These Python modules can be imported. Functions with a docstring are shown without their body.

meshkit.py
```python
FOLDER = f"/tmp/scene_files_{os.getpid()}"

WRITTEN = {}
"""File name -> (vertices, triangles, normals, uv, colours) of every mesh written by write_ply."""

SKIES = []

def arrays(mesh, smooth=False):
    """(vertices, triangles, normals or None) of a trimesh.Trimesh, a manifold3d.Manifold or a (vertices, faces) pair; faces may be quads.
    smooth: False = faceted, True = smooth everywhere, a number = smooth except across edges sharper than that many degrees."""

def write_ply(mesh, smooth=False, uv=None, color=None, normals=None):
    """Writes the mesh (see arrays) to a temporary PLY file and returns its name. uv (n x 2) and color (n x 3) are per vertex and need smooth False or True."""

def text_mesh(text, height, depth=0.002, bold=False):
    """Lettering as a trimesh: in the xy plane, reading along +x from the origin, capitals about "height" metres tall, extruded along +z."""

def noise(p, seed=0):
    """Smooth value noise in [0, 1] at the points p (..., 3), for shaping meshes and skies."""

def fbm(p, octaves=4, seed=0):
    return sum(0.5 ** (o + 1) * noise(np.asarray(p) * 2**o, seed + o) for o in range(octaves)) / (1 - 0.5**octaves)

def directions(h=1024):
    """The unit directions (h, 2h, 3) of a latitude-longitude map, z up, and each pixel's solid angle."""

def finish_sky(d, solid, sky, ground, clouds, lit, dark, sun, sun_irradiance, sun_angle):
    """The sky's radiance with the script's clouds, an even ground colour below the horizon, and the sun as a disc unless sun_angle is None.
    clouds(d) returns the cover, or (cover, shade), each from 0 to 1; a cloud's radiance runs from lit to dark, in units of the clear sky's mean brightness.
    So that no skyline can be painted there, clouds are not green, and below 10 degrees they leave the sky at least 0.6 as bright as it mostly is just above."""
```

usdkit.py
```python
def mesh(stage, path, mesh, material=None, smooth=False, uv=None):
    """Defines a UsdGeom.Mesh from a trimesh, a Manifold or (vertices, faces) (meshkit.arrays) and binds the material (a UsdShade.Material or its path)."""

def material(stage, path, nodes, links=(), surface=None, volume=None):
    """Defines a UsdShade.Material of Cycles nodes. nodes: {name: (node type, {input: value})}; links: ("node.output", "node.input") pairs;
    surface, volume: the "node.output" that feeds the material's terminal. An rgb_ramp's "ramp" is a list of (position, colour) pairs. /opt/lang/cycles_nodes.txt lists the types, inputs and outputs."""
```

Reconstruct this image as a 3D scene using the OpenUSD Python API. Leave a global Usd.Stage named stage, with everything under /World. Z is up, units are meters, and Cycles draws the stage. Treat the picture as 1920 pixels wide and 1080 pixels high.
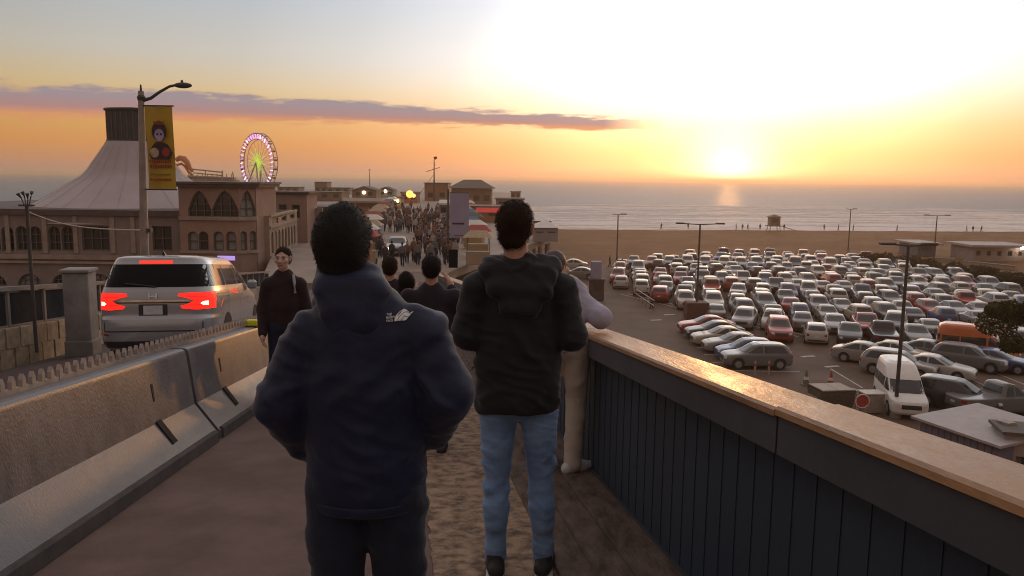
import math, random
import numpy as np, trimesh, shapely
from shapely.geometry import Polygon, Point, box as sbox
from shapely.ops import unary_union
import usdkit, meshkit
from pxr import Usd, UsdGeom, UsdLux, UsdShade, Gf, Sdf, Vt

stage = Usd.Stage.CreateInMemory()
UsdGeom.SetStageUpAxis(stage, 'Z')
UsdGeom.SetStageMetersPerUnit(stage, 1.0)
WORLD = UsdGeom.Xform.Define(stage, '/World')
stage.SetDefaultPrim(WORLD.GetPrim())
UsdGeom.Scope.Define(stage, '/World/Looks')
R = random.Random(7)
RN = np.random.default_rng(7)

# ------------------------------------------------------------------ camera, sky, sun, exposure
FPX, PITCH, ROLL, ZC = 1507.0, math.radians(7.75), math.radians(0.72), 12.5
EXPOSURE = 0.75
HAZE = 0.00034
SUN_AZ, SUN_EL = math.radians(14.9), math.radians(0.35)
SUN_DIR = np.array([math.sin(SUN_AZ) * math.cos(SUN_EL), math.cos(SUN_AZ) * math.cos(SUN_EL), math.sin(SUN_EL)])
_r0, _u0 = np.array([1.0, 0, 0]), np.array([0, math.sin(PITCH), math.cos(PITCH)])
FWD = np.array([0, math.cos(PITCH), -math.sin(PITCH)])
RIGHT = _r0 * math.cos(ROLL) + _u0 * math.sin(ROLL)
UPV = _u0 * math.cos(ROLL) - _r0 * math.sin(ROLL)
cam = UsdGeom.Camera.Define(stage, '/World/Camera')
cam.CreateHorizontalApertureAttr(36.0)
cam.CreateVerticalApertureAttr(20.25)
cam.CreateFocalLengthAttr(36.0 * FPX / 1920)
cam.CreateFStopAttr(0.0)
cam.CreateExposureAttr(EXPOSURE)
m4 = np.eye(4); m4[0, :3] = RIGHT; m4[1, :3] = UPV; m4[2, :3] = -FWD; m4[3, :3] = [0, 0, ZC]
cam.AddTransformOp().Set(Gf.Matrix4d(*m4.ravel().tolist()))

dome = UsdLux.DomeLight.Define(stage, '/World/sky')
sky_mat = usdkit.material(stage, '/World/Looks/sky', {
    'tc': ('texture_coordinate', {}),
    'sky': ('sky_texture', {'sky_type': 'single_scattering', 'sun_disc': False, 'sun_elevation': SUN_EL, 'sun_rotation': SUN_AZ,
                            'altitude': 0.0, 'air_density': 1.0, 'aerosol_density': 1.6, 'ozone_density': 1.0}),
    # clouds: one long thin bank low over the sea, and faint high veils
    'sep': ('separate_xyz', {}),
    'az': ('math', {'math_type': 'divide'}),
    'el': ('math', {'math_type': 'divide'}),
    'cv': ('combine_xyz', {}),
    'mp': ('mapping', {'scale': (9.0, 60.0, 1.0)}),
    'nz': ('noise_texture', {'scale': 1.0, 'detail': 9.0, 'roughness': 0.66}),
    # centre line of the bank: elevation falls from left to right
    'cl': ('math', {'math_type': 'multiply_add', 'value2': -0.028, 'value3': 0.0715}),
    'dd': ('math', {'math_type': 'subtract'}),
    'ad': ('math', {'math_type': 'absolute'}),
    'th': ('map_range', {'from_min': -0.65, 'from_max': 0.12, 'to_min': 0.0195, 'to_max': 0.0068, 'clamp': True}),
    'q': ('math', {'math_type': 'divide'}),
    'nn': ('math', {'math_type': 'multiply_add', 'value2': 4.2, 'value3': -2.1}),
    'qq': ('math', {'math_type': 'add'}),
    'cov': ('map_range', {'from_min': 0.75, 'from_max': 1.25, 'to_min': 0.92, 'to_max': 0.0, 'clamp': True}),
    'ends': ('map_range', {'from_min': 0.11, 'from_max': 0.19, 'to_min': 1.0, 'to_max': 0.0, 'clamp': True}),
    'fac': ('math', {'math_type': 'multiply', 'use_clamp': True}),
    'under': ('map_range', {'from_min': -0.9, 'from_max': 0.6, 'to_min': 0.0, 'to_max': 1.0, 'clamp': True}),
    'sq': ('math', {'math_type': 'divide'}),
    'cc': ('rgb_ramp', {'ramp': [(0, (4.2, 1.7, 0.85)), (0.4, (2.35, 1.35, 1.4)), (1, (1.85, 1.55, 1.85))]}),
    # the wide glow that the sea air spreads round the setting sun
    'sun': ('vector_math', {'vector2': tuple(SUN_DIR), 'math_type': 'dot_product'}),
    'ang': ('math', {'math_type': 'arccosine'}),
    'glow': ('rgb_ramp', {'ramp': [(0, (14, 12, 10)), (0.010, (13, 11.5, 9.5)), (0.03, (11.5, 11, 10.2)), (0.055, (9.5, 9.2, 8.6)), (0.083, (5.2, 5.1, 5.1)), (0.115, (2.7, 2.7, 2.9)), (0.15, (1.4, 1.45, 1.6)), (0.19, (0.6, 0.65, 0.75)), (0.26, (0.15, 0.18, 0.22)), (0.5, (0, 0, 0)), (1, (0, 0, 0))]}),
    'angn': ('math', {'math_type': 'divide', 'value2': math.pi}),
    'band': ('rgb_ramp', {'ramp': [(0, (3.1, 1.8, 1.65)), (0.03, (3.9, 1.8, 0.95)), (0.07, (4.5, 1.95, 0.58)), (0.13, (4.5, 2.4, 0.75)), (0.20, (4.1, 3.05, 1.65)), (0.27, (3.45, 3.15, 2.65)), (0.40, (2.6, 2.85, 3.1)), (0.7, (3.8, 3.55, 3.5)), (1.0, (3.8, 3.5, 3.45))]}),
    'ext': ('rgb_ramp', {'ramp': [(0, (0.55, 0.16, 0.04)), (0.025, (0.66, 0.33, 0.14)), (0.06, (0.74, 0.36, 0.18)), (0.12, (0.78, 0.50, 0.32)), (0.17, (0.84, 0.68, 0.53)), (0.23, (0.95, 0.91, 0.87)), (0.29, (1, 1, 1)), (1, (1, 1, 1))]}),
    'glx': ('mix', {'mix_type': 'multiply', 'fac': 1.0}),
    'core': ('rgb_ramp', {'ramp': [(0, (12, 10, 8)), (0.005, (11, 9, 6.5)), (0.012, (7, 5.3, 3.2)), (0.022, (3.4, 2.1, 0.9)), (0.036, (0.9, 0.45, 0.1)), (0.055, (0, 0, 0)), (1, (0, 0, 0))]}),
    'elv': ('math', {'math_type': 'multiply', 'value2': 2.0, 'use_clamp': True}),
    'tintm': ('mix', {'mix_type': 'mix', 'fac': 0.8}),
    'west': ('map_range', {'from_min': -0.6, 'from_max': 0.75, 'to_min': 0.55, 'to_max': 1.0, 'clamp': True}),
    'wc': ('rgb_ramp', {'ramp': [(0, (0.50, 0.40, 0.35)), (0.55, (0.62, 0.53, 0.49)), (1, (1, 1, 1))]}),
    'bandw': ('mix', {'mix_type': 'multiply', 'fac': 1.0}),
    'sum': ('mix', {'mix_type': 'add', 'fac': 1.0}),
    'sum2': ('mix', {'mix_type': 'add', 'fac': 1.0}),
    'mx': ('mix', {'mix_type': 'mix'}),
    'bg': ('background_shader', {'strength': 0.10}),
}, [('tc.generated', 'sep.vector'), ('sep.x', 'az.value1'), ('sep.y', 'az.value2'), ('sep.z', 'el.value1'), ('sep.y', 'el.value2'),
    ('az.value', 'cv.x'), ('el.value', 'cv.y'), ('cv.vector', 'mp.vector'), ('mp.vector', 'nz.vector'),
    ('az.value', 'cl.value1'), ('el.value', 'dd.value1'), ('cl.value', 'dd.value2'), ('dd.value', 'ad.value1'), ('az.value', 'th.value'),
    ('ad.value', 'q.value1'), ('th.result', 'q.value2'), ('nz.fac', 'nn.value1'), ('q.value', 'qq.value1'), ('nn.value', 'qq.value2'),
    ('qq.value', 'cov.value'), ('az.value', 'ends.value'), ('cov.result', 'fac.value1'), ('ends.result', 'fac.value2'),
    ('dd.value', 'sq.value1'), ('th.result', 'sq.value2'), ('sq.value', 'under.value'), ('under.result', 'cc.fac'),
    ('tc.generated', 'sun.vector1'), ('sun.value', 'ang.value1'), ('ang.value', 'angn.value1'), ('angn.value', 'glow.fac'),
    ('sep.z', 'elv.value1'), ('elv.value', 'band.fac'), ('sky.color', 'tintm.color1'), ('band.color', 'tintm.color2'),
    ('sun.value', 'west.value'), ('tintm.color', 'bandw.color1'), ('west.result', 'wc.fac'), ('wc.color', 'bandw.color2'),
    ('bandw.color', 'sum.color1'), ('elv.value', 'ext.fac'), ('glow.color', 'glx.color1'), ('ext.color', 'glx.color2'), ('glx.color', 'sum.color2'), ('sum.color', 'sum2.color1'), ('core.color', 'sum2.color2'), ('angn.value', 'core.fac'), ('sum2.color', 'mx.color1'), ('cc.color', 'mx.color2'), ('fac.value', 'mx.fac'),
    ('mx.color', 'bg.color')], surface='bg.background')
UsdShade.MaterialBindingAPI.Apply(dome.GetPrim()).Bind(sky_mat)
dome.GetPrim().SetCustomDataByKey('kind', 'structure')
sun = UsdLux.DistantLight.Define(stage, '/World/sun')
sun.CreateNormalizeAttr(True); sun.CreateIntensityAttr(0.2); sun.CreateAngleAttr(1.5)
sun.CreateColorAttr(Gf.Vec3f(1.0, 0.44, 0.12))
zax = SUN_DIR; xax = np.cross([0, 0, 1.0], zax); xax /= np.linalg.norm(xax); yax = np.cross(zax, xax)
ms = np.eye(4); ms[0, :3] = xax; ms[1, :3] = yax; ms[2, :3] = zax
sun.AddTransformOp().Set(Gf.Matrix4d(*ms.ravel().tolist()))

# ------------------------------------------------------------------ helpers
def ray(px, py):
    d = FWD + RIGHT * (px - 960) / FPX + UPV * (540 - py) / FPX
    return d / d[1]
def at_y(px, py, Y): return np.array([0, 0, ZC]) + ray(px, py) * Y
def at_z(px, py, z):
    d = ray(px, py); return np.array([0, 0, ZC]) + d * ((z - ZC) / d[2])
RAMP_AZ, RAMP_S, EYE = math.radians(-7.5), 0.105, 1.55
SD = np.array([math.sin(RAMP_AZ), math.cos(RAMP_AZ)]); LD = np.array([math.cos(RAMP_AZ), -math.sin(RAMP_AZ)])
PIER_Z = 6.0
S_END = (ZC - EYE - PIER_Z) / RAMP_S
def ramp_z(s): return max(ZC - EYE - RAMP_S * s, PIER_Z)
def rp(s, l, h=0.0):
    q = SD * s + LD * l
    return np.array([q[0], q[1], ramp_z(s) + h])
def deck_hit(px, py):
    d = ray(px, py); t = -EYE / (d[2] + RAMP_S * (d[:2] @ SD)); return np.array([0, 0, ZC]) + d * t

_used = {}
def numbered(base):
    n = _used.get(base, 0); _used[base] = n + 1
    return base if n == 0 else '%s_%03d' % (base, n)
ORG = {}
def tag(prim, label=None, cat=None, group=None, kind=None):
    for k, v in (('label', label), ('category', cat), ('group', group), ('kind', kind)):
        if v: prim.SetCustomDataByKey(k, v)
    return prim
def thing(name, label, cat, loc=(0, 0, 0), rotz=0.0, group=None, kind=None):
    x = UsdGeom.Xform.Define(stage, '/World/' + numbered(name))
    x.AddTranslateOp().Set(Gf.Vec3d(*map(float, loc))); x.AddRotateZOp().Set(math.degrees(rotz))
    tag(x.GetPrim(), label, cat, group, kind)
    ORG[str(x.GetPath())] = (np.array(loc, float), rotz)
    return x.GetPrim()
def copy_of(src, name, label, cat, loc, rotz=0.0, group=None, scale=None):
    x = UsdGeom.Xform.Define(stage, '/World/' + numbered(name))
    x.AddTranslateOp().Set(Gf.Vec3d(*map(float, loc))); x.AddRotateZOp().Set(math.degrees(rotz))
    p = x.GetPrim(); p.GetReferences().AddInternalReference(src.GetPath()); p.SetInstanceable(True)
    if scale: x.AddScaleOp().Set(Gf.Vec3f(*scale))
    return tag(p, label, cat, group)
def part(parent, name, mesh, mat, smooth=False, world=False, label=None, kind=None):
    """one Mesh prim under parent (a prim or None for /World). world: vertices are world coordinates."""
    if parent is None:
        path = '/World/' + numbered(name); key = None
    else:
        path = str(parent.GetPath()) + '/'
        n = _used.get(path + name, 0); _used[path + name] = n + 1
        path += name if n == 0 else '%s_%03d' % (name, n); key = str(parent.GetPath())
    if isinstance(mesh, MB): mesh = mesh.mesh()
    if world and key:
        root = '/'.join(key.split('/')[:3]); o, rz = ORG[root]
        v = np.array(mesh.vertices) - o; c, s = math.cos(-rz), math.sin(-rz)
        v = np.stack([c * v[:, 0] - s * v[:, 1], s * v[:, 0] + c * v[:, 1], v[:, 2]], 1)
        mesh = trimesh.Trimesh(v, mesh.faces, process=False)
    g = usdkit.mesh(stage, path, mesh, mat, smooth=smooth)
    return tag(g.GetPrim(), label, None, None, kind)
def single(name, mesh, mat, label, cat, group=None, smooth=False, kind=None):
    return tag(part(None, name, mesh, mat, smooth), label, cat, group, kind)

def frame_of(a, b):
    t = np.asarray(b, float) - np.asarray(a, float); L = np.linalg.norm(t); t /= L
    u = np.cross(t, [0, 0, 1.0] if abs(t[2]) < 0.95 else [1.0, 0, 0]); u /= np.linalg.norm(u)
    return t, u, np.cross(t, u) * -1, L
class MB:
    def __init__(self): self.v, self.f, self.n = [], [], 0
    def add(self, v, f):
        v = np.asarray(v, float).reshape(-1, 3); f = np.asarray(f, int)
        if len(f) and f.shape[1] == 4: f = np.vstack([f[:, [0, 1, 2]], f[:, [0, 2, 3]]])
        self.v.append(v); self.f.append(f + self.n); self.n += len(v); return self
    def tm(self, m): return self.add(m.vertices, m.faces)
    def box(self, c, s, rz=0.0, bev=0.0):
        x, y, z = np.array(s, float) / 2
        if bev > 0:
            b = min(bev, x * .9, y * .9, z * .9)
            P = []
            for (a, bb, cc) in ((x - b, y - b, z), (x, y - b, z - b), (x - b, y, z - b)):
                for i in (-1, 1):
                    for j in (-1, 1):
                        for k in (-1, 1): P.append((i * a, j * bb, k * cc))
            h = trimesh.convex.convex_hull(np.array(P)); v = np.array(h.vertices); f = h.faces
        else:
            v = np.array([[i, j, k] for k in (-z, z) for j in (-y, y) for i in (-x, x)])
            f = np.array([[0, 2, 3, 1], [4, 5, 7, 6], [0, 1, 5, 4], [2, 6, 7, 3], [0, 4, 6, 2], [1, 3, 7, 5]])
        ca, sa = math.cos(rz), math.sin(rz)
        v = np.stack([ca * v[:, 0] - sa * v[:, 1], sa * v[:, 0] + ca * v[:, 1], v[:, 2]], 1) + np.array(c, float)
        return self.add(v, f)
    def tube(self, pts, r, n=10, caps=True):
        p = np.asarray(pts, float); r = np.broadcast_to(np.asarray(r, float), (len(p),))
        t = np.gradient(p, axis=0); t /= np.linalg.norm(t, axis=1, keepdims=True) + 1e-12
        a = np.cross(t, np.where(np.abs(t[:, 2:]) < 0.9, [0, 0, 1.0], [1.0, 0, 0])); a /= np.linalg.norm(a, axis=1, keepdims=True) + 1e-12
        b = np.cross(t, a); g = np.arange(n) * 2 * math.pi / n
        v = p[:, None] + r[:, None, None] * (np.cos(g)[None, :, None] * a[:, None] + np.sin(g)[None, :, None] * b[:, None])
        i, j = np.meshgrid(np.arange(len(p) - 1), np.arange(n), indexing='ij')
        q = np.stack([i * n + j, i * n + (j + 1) % n, (i + 1) * n + (j + 1) % n, (i + 1) * n + j], -1).reshape(-1, 4)
        f = np.vstack([q[:, [0, 1, 2]], q[:, [0, 2, 3]]]); v = v.reshape(-1, 3)
        if caps:
            k = len(v); v = np.vstack([v, p[0], p[-1]]); m = (len(p) - 1) * n
            f = np.vstack([f, [[k, (j + 1) % n, j] for j in range(n)], [[k + 1, m + j, m + (j + 1) % n] for j in range(n)]])
        return self.add(v, f)
    def bar(self, a, b, w, h, up=(0, 0, 1)):
        a, b = np.asarray(a, float), np.asarray(b, float); t = (b - a) / np.linalg.norm(b - a)
        u = np.cross(t, up); u /= np.linalg.norm(u); k = np.cross(u, t)
        v = [q + u * i * w / 2 + k * j * h / 2 for q in (a, b) for i, j in ((-1, -1), (1, -1), (1, 1), (-1, 1))]
        return self.add(v, [[0, 1, 2, 3], [7, 6, 5, 4], [0, 4, 5, 1], [1, 5, 6, 2], [2, 6, 7, 3], [3, 7, 4, 0]])
    def quad(self, a, b, c, d): return self.add([a, b, c, d], [[0, 1, 2, 3]])
    def lathe(self, prof, c=(0, 0, 0), n=24):
        pr = np.array(prof, float); g = np.arange(n) * 2 * math.pi / n
        v = np.stack([pr[:, None, 0] * np.cos(g), pr[:, None, 0] * np.sin(g), np.broadcast_to(pr[:, None, 1], (len(pr), n))], -1).reshape(-1, 3) + np.array(c, float)
        i, j = np.meshgrid(np.arange(len(pr) - 1), np.arange(n), indexing='ij')
        return self.add(v, np.stack([i * n + j, i * n + (j + 1) % n, (i + 1) * n + (j + 1) % n, (i + 1) * n + j], -1).reshape(-1, 4))
    def poly(self, poly, h, M=None):
        m = trimesh.creation.extrude_polygon(poly, h)
        if M is not None: m.apply_transform(M)
        return self.tm(m)
    def prism(self, sec, path_fn):
        """sec: closed polygon points in 2-D; path_fn(k) -> list of 3-D points of the section at station k = 0, 1"""
        A, B = [np.array([path_fn(k, q) for q in sec]) for k in (0, 1)]
        n = len(sec); v = np.vstack([A, B])
        q = [[i, (i + 1) % n, n + (i + 1) % n, n + i] for i in range(n)]; self.add(v, q)
        P = Polygon(sec); tv, tf = trimesh.creation.triangulate_polygon(P, engine='earcut')
        for X, fl in ((0, False), (1, True)):
            vv = np.array([path_fn(X, t) for t in tv]); self.add(vv, tf[:, ::-1] if fl else tf)
        return self
    def mesh(self):
        m = trimesh.Trimesh(np.vstack(self.v), np.vstack(self.f), process=False); return m
def fix(m):
    m = trimesh.Trimesh(m.vertices, m.faces, process=True); trimesh.repair.fix_normals(m); return m

# ------------------------------------------------------------------ materials
_mats = {}
def mat(name, c, c2=None, scale=6.0, rough=0.7, bump=0.0, bscale=40.0, metal=0.0, spec=0.5, coat=0.0, stretch=None, detail=5.0, emis=None, es=0.0, lo=0.35, hi=0.65, rough2=None, sheen=0.0, obj=False):
    if name in _mats: return _mats[name]
    c = tuple(c); c2 = tuple(c2) if c2 else tuple(x * 0.72 for x in c)
    nodes = {'g': ('texture_coordinate', {}) if obj else ('geometry', {}),
             'mp': ('mapping', {'scale': tuple(stretch) if stretch else (1, 1, 1)}),
             'n': ('noise_texture', {'scale': scale, 'detail': detail, 'roughness': 0.62}),
             'r': ('rgb_ramp', {'ramp': [(lo, c2), (hi, c)]}),
             'p': ('principled_bsdf', {'roughness': rough, 'metallic': metal, 'specular_ior_level': spec, 'coat_weight': coat})}
    if sheen: nodes['p'][1].update({'sheen_weight': sheen, 'sheen_roughness': 0.4})
    links = [('g.object' if obj else 'g.position', 'mp.vector'), ('mp.vector', 'n.vector'), ('n.fac', 'r.fac'), ('r.color', 'p.base_color')]
    if rough2 is not None:
        nodes['rr'] = ('map_range', {'from_min': lo, 'from_max': hi, 'to_min': rough2, 'to_max': rough, 'clamp': True})
        links += [('n.fac', 'rr.value'), ('rr.result', 'p.roughness')]
    if bump:
        nodes['bn'] = ('noise_texture', {'scale': bscale, 'detail': 4.0, 'roughness': 0.6}); nodes['b'] = ('bump', {'strength': 0.6, 'distance': bump})
        links += [('mp.vector', 'bn.vector'), ('bn.fac', 'b.height'), ('b.normal', 'p.normal')]
    if emis: nodes['p'][1].update({'emission_color': tuple(emis), 'emission_strength': es})
    _mats[name] = usdkit.material(stage, '/World/Looks/' + name, nodes, links, surface='p.BSDF')
    return _mats[name]
def glass_mat(name, tint, rough=0.03, clear=0.25):
    if name in _mats: return _mats[name]
    _mats[name] = usdkit.material(stage, '/World/Looks/' + name, {
        'f': ('fresnel', {'IOR': 1.5}), 't': ('transparent_bsdf', {'color': tint}), 'd': ('principled_bsdf', {'base_color': (0.01, 0.01, 0.012), 'roughness': 0.4}),
        'm0': ('mix_closure', {'fac': 1 - clear}), 'gl': ('glossy_bsdf', {'color': (0.9, 0.9, 0.9), 'roughness': rough}), 'm': ('mix_closure', {})},
        [('d.BSDF', 'm0.closure2'), ('t.BSDF', 'm0.closure1'), ('m0.closure', 'm.closure1'), ('gl.BSDF', 'm.closure2'), ('f.fac', 'm.fac')], surface='m.closure')
    return _mats[name]
def lamp_mat(name, c, e): return mat(name, c, c, emis=c, es=e, rough=0.4)
# ------------------------------------------------------------------ ground, water, ramp
M_SAND = mat('beach_sand', (0.21, 0.112, 0.055), (0.155, 0.082, 0.040), scale=0.12, rough=0.95, bump=0.05, bscale=1.6, spec=0.06)
M_LOT = mat('lot_asphalt', (0.16, 0.11, 0.085), (0.115, 0.08, 0.063), scale=0.25, rough=0.85, bump=0.006, bscale=30, spec=0.12)
M_PAINT = mat('road_paint', (0.55, 0.53, 0.5), (0.30, 0.29, 0.28), scale=7, rough=0.7)
M_ROAD = mat('ramp_asphalt', (0.115, 0.085, 0.082), (0.075, 0.056, 0.055), scale=1.3, rough=0.75, bump=0.008, bscale=60, spec=0.3)
M_WALK = mat('sidewalk', (0.215, 0.145, 0.125), (0.15, 0.098, 0.085), scale=1.9, rough=0.8, bump=0.006, bscale=70, spec=0.15)
M_DIRT = mat('gritty_concrete', (0.42, 0.29, 0.19), (0.13, 0.085, 0.06), scale=11, stretch=(1.0, 1.0, 1.0), rough=0.95, bump=0.05, bscale=18, lo=0.36, hi=0.6)
M_LEDGE = mat('ledge_concrete', (0.19, 0.135, 0.11), (0.085, 0.06, 0.05), scale=7.0, stretch=(2.0, 0.7, 2.0), rough=0.9, bump=0.016, bscale=30, spec=.2, detail=9)
M_PIER = mat('pier_deck', (0.30, 0.22, 0.17), (0.21, 0.155, 0.12), scale=0.4, rough=0.8, bump=0.01, bscale=5)
M_CONC = mat('bridge_concrete', (0.30, 0.27, 0.25), (0.2, 0.18, 0.17), scale=1.5, rough=0.85, bump=0.01, bscale=20)

def grid_sheet(xs, ys, zf):
    X, Y = np.meshgrid(xs, ys, indexing='ij'); v = np.stack([X, Y, zf(X, Y)], -1).reshape(-1, 3)
    i, j = np.meshgrid(np.arange(len(xs) - 1), np.arange(len(ys) - 1), indexing='ij'); n = len(ys)
    q = np.stack([i * n + j, (i + 1) * n + j, (i + 1) * n + j + 1, i * n + j + 1], -1).reshape(-1, 4)
    return trimesh.Trimesh(v, np.vstack([q[:, [0, 1, 2]], q[:, [0, 2, 3]]]), process=False)
def setting(name, mesh, m, smooth=False):
    return part(None, name, mesh, m, smooth, kind='structure')

SHORE = lambda x: 209 + 0.11 * x
# sand: one sheet from the bluff down to below the water line
xs = np.concatenate([np.linspace(-3000, -320, 12), np.linspace(-300, 300, 121), np.linspace(320, 3000, 12)])
ts = np.linspace(-0.2, 1.35, 64)
v = []
for x in xs:
    for t in ts:
        y = -60 + (SHORE(x) + 60) * t if t > 0 else -60 + 900 * t
        if t <= 1: z = -0.02 - 0.5 * max(0, (t - 0.6) / 0.4) ** 1.5
        else: z = -0.52 - (t - 1) * 6.0
        v.append((x, y, z))
v = np.array(v)
beach = (v[:, 1] > 133)
v[:, 2] += np.where(beach & (v[:, 1] < SHORE(v[:, 0]) - 6), (meshkit.fbm(v * [0.10, 0.16, 0], 3, 5) - 0.5) * 0.5, 0) - np.where(v[:, 1] > 60, 0.0, 0.05)
n = len(ts); i, j = np.meshgrid(np.arange(len(xs) - 1), np.arange(n - 1), indexing='ij')
q = np.stack([i * n + j, (i + 1) * n + j, (i + 1) * n + j + 1, i * n + j + 1], -1).reshape(-1, 4)
setting('beach_sand', trimesh.Trimesh(v, np.vstack([q[:, [0, 1, 2]], q[:, [0, 2, 3]]]), process=False), M_SAND, True)

# parking lot sheet
lot = MB().add([(4, 36, .03), (75, 36, .03), (75, 88, .03), (60, 131, .03), (42, 140, .03), (22, 124, .03), (4, 112, .03)], [[0, 1, 2], [0, 2, 3], [0, 3, 4], [0, 4, 5], [0, 5, 6]])
setting('parking_lot', lot, M_LOT)

# sea
def wave(X, Y):
    d = np.clip((Y - SHORE(X)) / 230, 0, 1)
    near = np.clip((Y - SHORE(X)) / 12, 0, 1)
    amp = 0.55 * np.exp(-d * 2.2) * near + 0.05
    ph = Y / 15.0 + 2.2 * meshkit.fbm(np.stack([X * 0.012, Y * 0.02, X * 0], -1), 3, 3) * 3
    sharp = np.abs(np.sin(ph)) ** 6
    return -0.62 + amp * (sharp * 1.1 * meshkit.fbm(np.stack([X * .03, Y * .03, X * 0], -1), 3, 9) + 0.5 * (meshkit.fbm(np.stack([X * 0.10, Y * 0.25, X * 0], -1), 3, 4) - 0.5))
ysn = np.concatenate([np.linspace(160, 480, 330), np.geomspace(484, 30000, 70)])
xn = np.concatenate([-np.geomspace(30000, 305, 24), np.linspace(-300, 330, 190), np.geomspace(340, 30000, 24)])
sea_mesh = grid_sheet(xn, ysn, wave)
M_SEA = usdkit.material(stage, '/World/Looks/sea', {
    'g': ('geometry', {}), 'sep': ('separate_xyz', {}),
    'sl': ('math', {'math_type': 'multiply_add', 'value2': -0.11, 'value3': -209.0}), 'off': ('math', {'math_type': 'add'}),
    'mp': ('mapping', {'scale': (0.009, 0.10, 1.0)}), 'n': ('noise_texture', {'scale': 1.0, 'detail': 7.0, 'roughness': 0.62, 'distortion': 0.6}),
    'k': ('map_range', {'from_min': 0.0, 'from_max': 190.0, 'to_min': 0.36, 'to_max': 0.56, 'clamp': True}),
    'sub': ('math', {'math_type': 'subtract'}), 'fo': ('map_range', {'from_min': -0.01, 'from_max': 0.05, 'to_min': 0.0, 'to_max': 1.0, 'clamp': True}),
    'cut': ('map_range', {'from_min': 170.0, 'from_max': 240.0, 'to_min': 0.85, 'to_max': 0.0, 'clamp': True}), 'ff': ('math', {'math_type': 'multiply'}),
    'c': ('mix', {'color1': (0.105, 0.135, 0.165), 'color2': (0.75, 0.68, 0.64)}),
    'ro': ('map_range', {'from_min': 0.0, 'from_max': 1.0, 'to_min': 0.45, 'to_max': 0.85}),
    'mb': ('mapping', {'scale': (0.25, 0.7, 1.0)}), 'bn': ('noise_texture', {'scale': 1.0, 'detail': 6.0, 'roughness': 0.7}), 'b': ('bump', {'strength': 1.0, 'distance': 0.22}),
    'p': ('principled_bsdf', {'ior': 1.33})},
    [('g.position', 'sep.vector'), ('sep.x', 'sl.value1'), ('sep.y', 'off.value1'), ('sl.value', 'off.value2'), ('g.position', 'mp.vector'), ('mp.vector', 'n.vector'),
     ('off.value', 'k.value'), ('n.fac', 'sub.value1'), ('k.result', 'sub.value2'), ('sub.value', 'fo.value'), ('off.value', 'cut.value'), ('fo.result', 'ff.value1'), ('cut.result', 'ff.value2'),
     ('ff.value', 'c.fac'), ('c.color', 'p.base_color'), ('ff.value', 'ro.value'), ('ro.result', 'p.roughness'), ('g.position', 'mb.vector'), ('mb.vector', 'bn.vector'), ('bn.fac', 'b.height'), ('b.normal', 'p.normal')], surface='p.BSDF')
setting('sea', sea_mesh, M_SEA, True)
M_FOAM = mat('foam', (0.85, 0.76, 0.68), (0.6, 0.52, 0.48), scale=0.6, stretch=(.4, 1, 1), rough=0.9)
fm = MB(); rf_ = np.random.default_rng(17)
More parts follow.
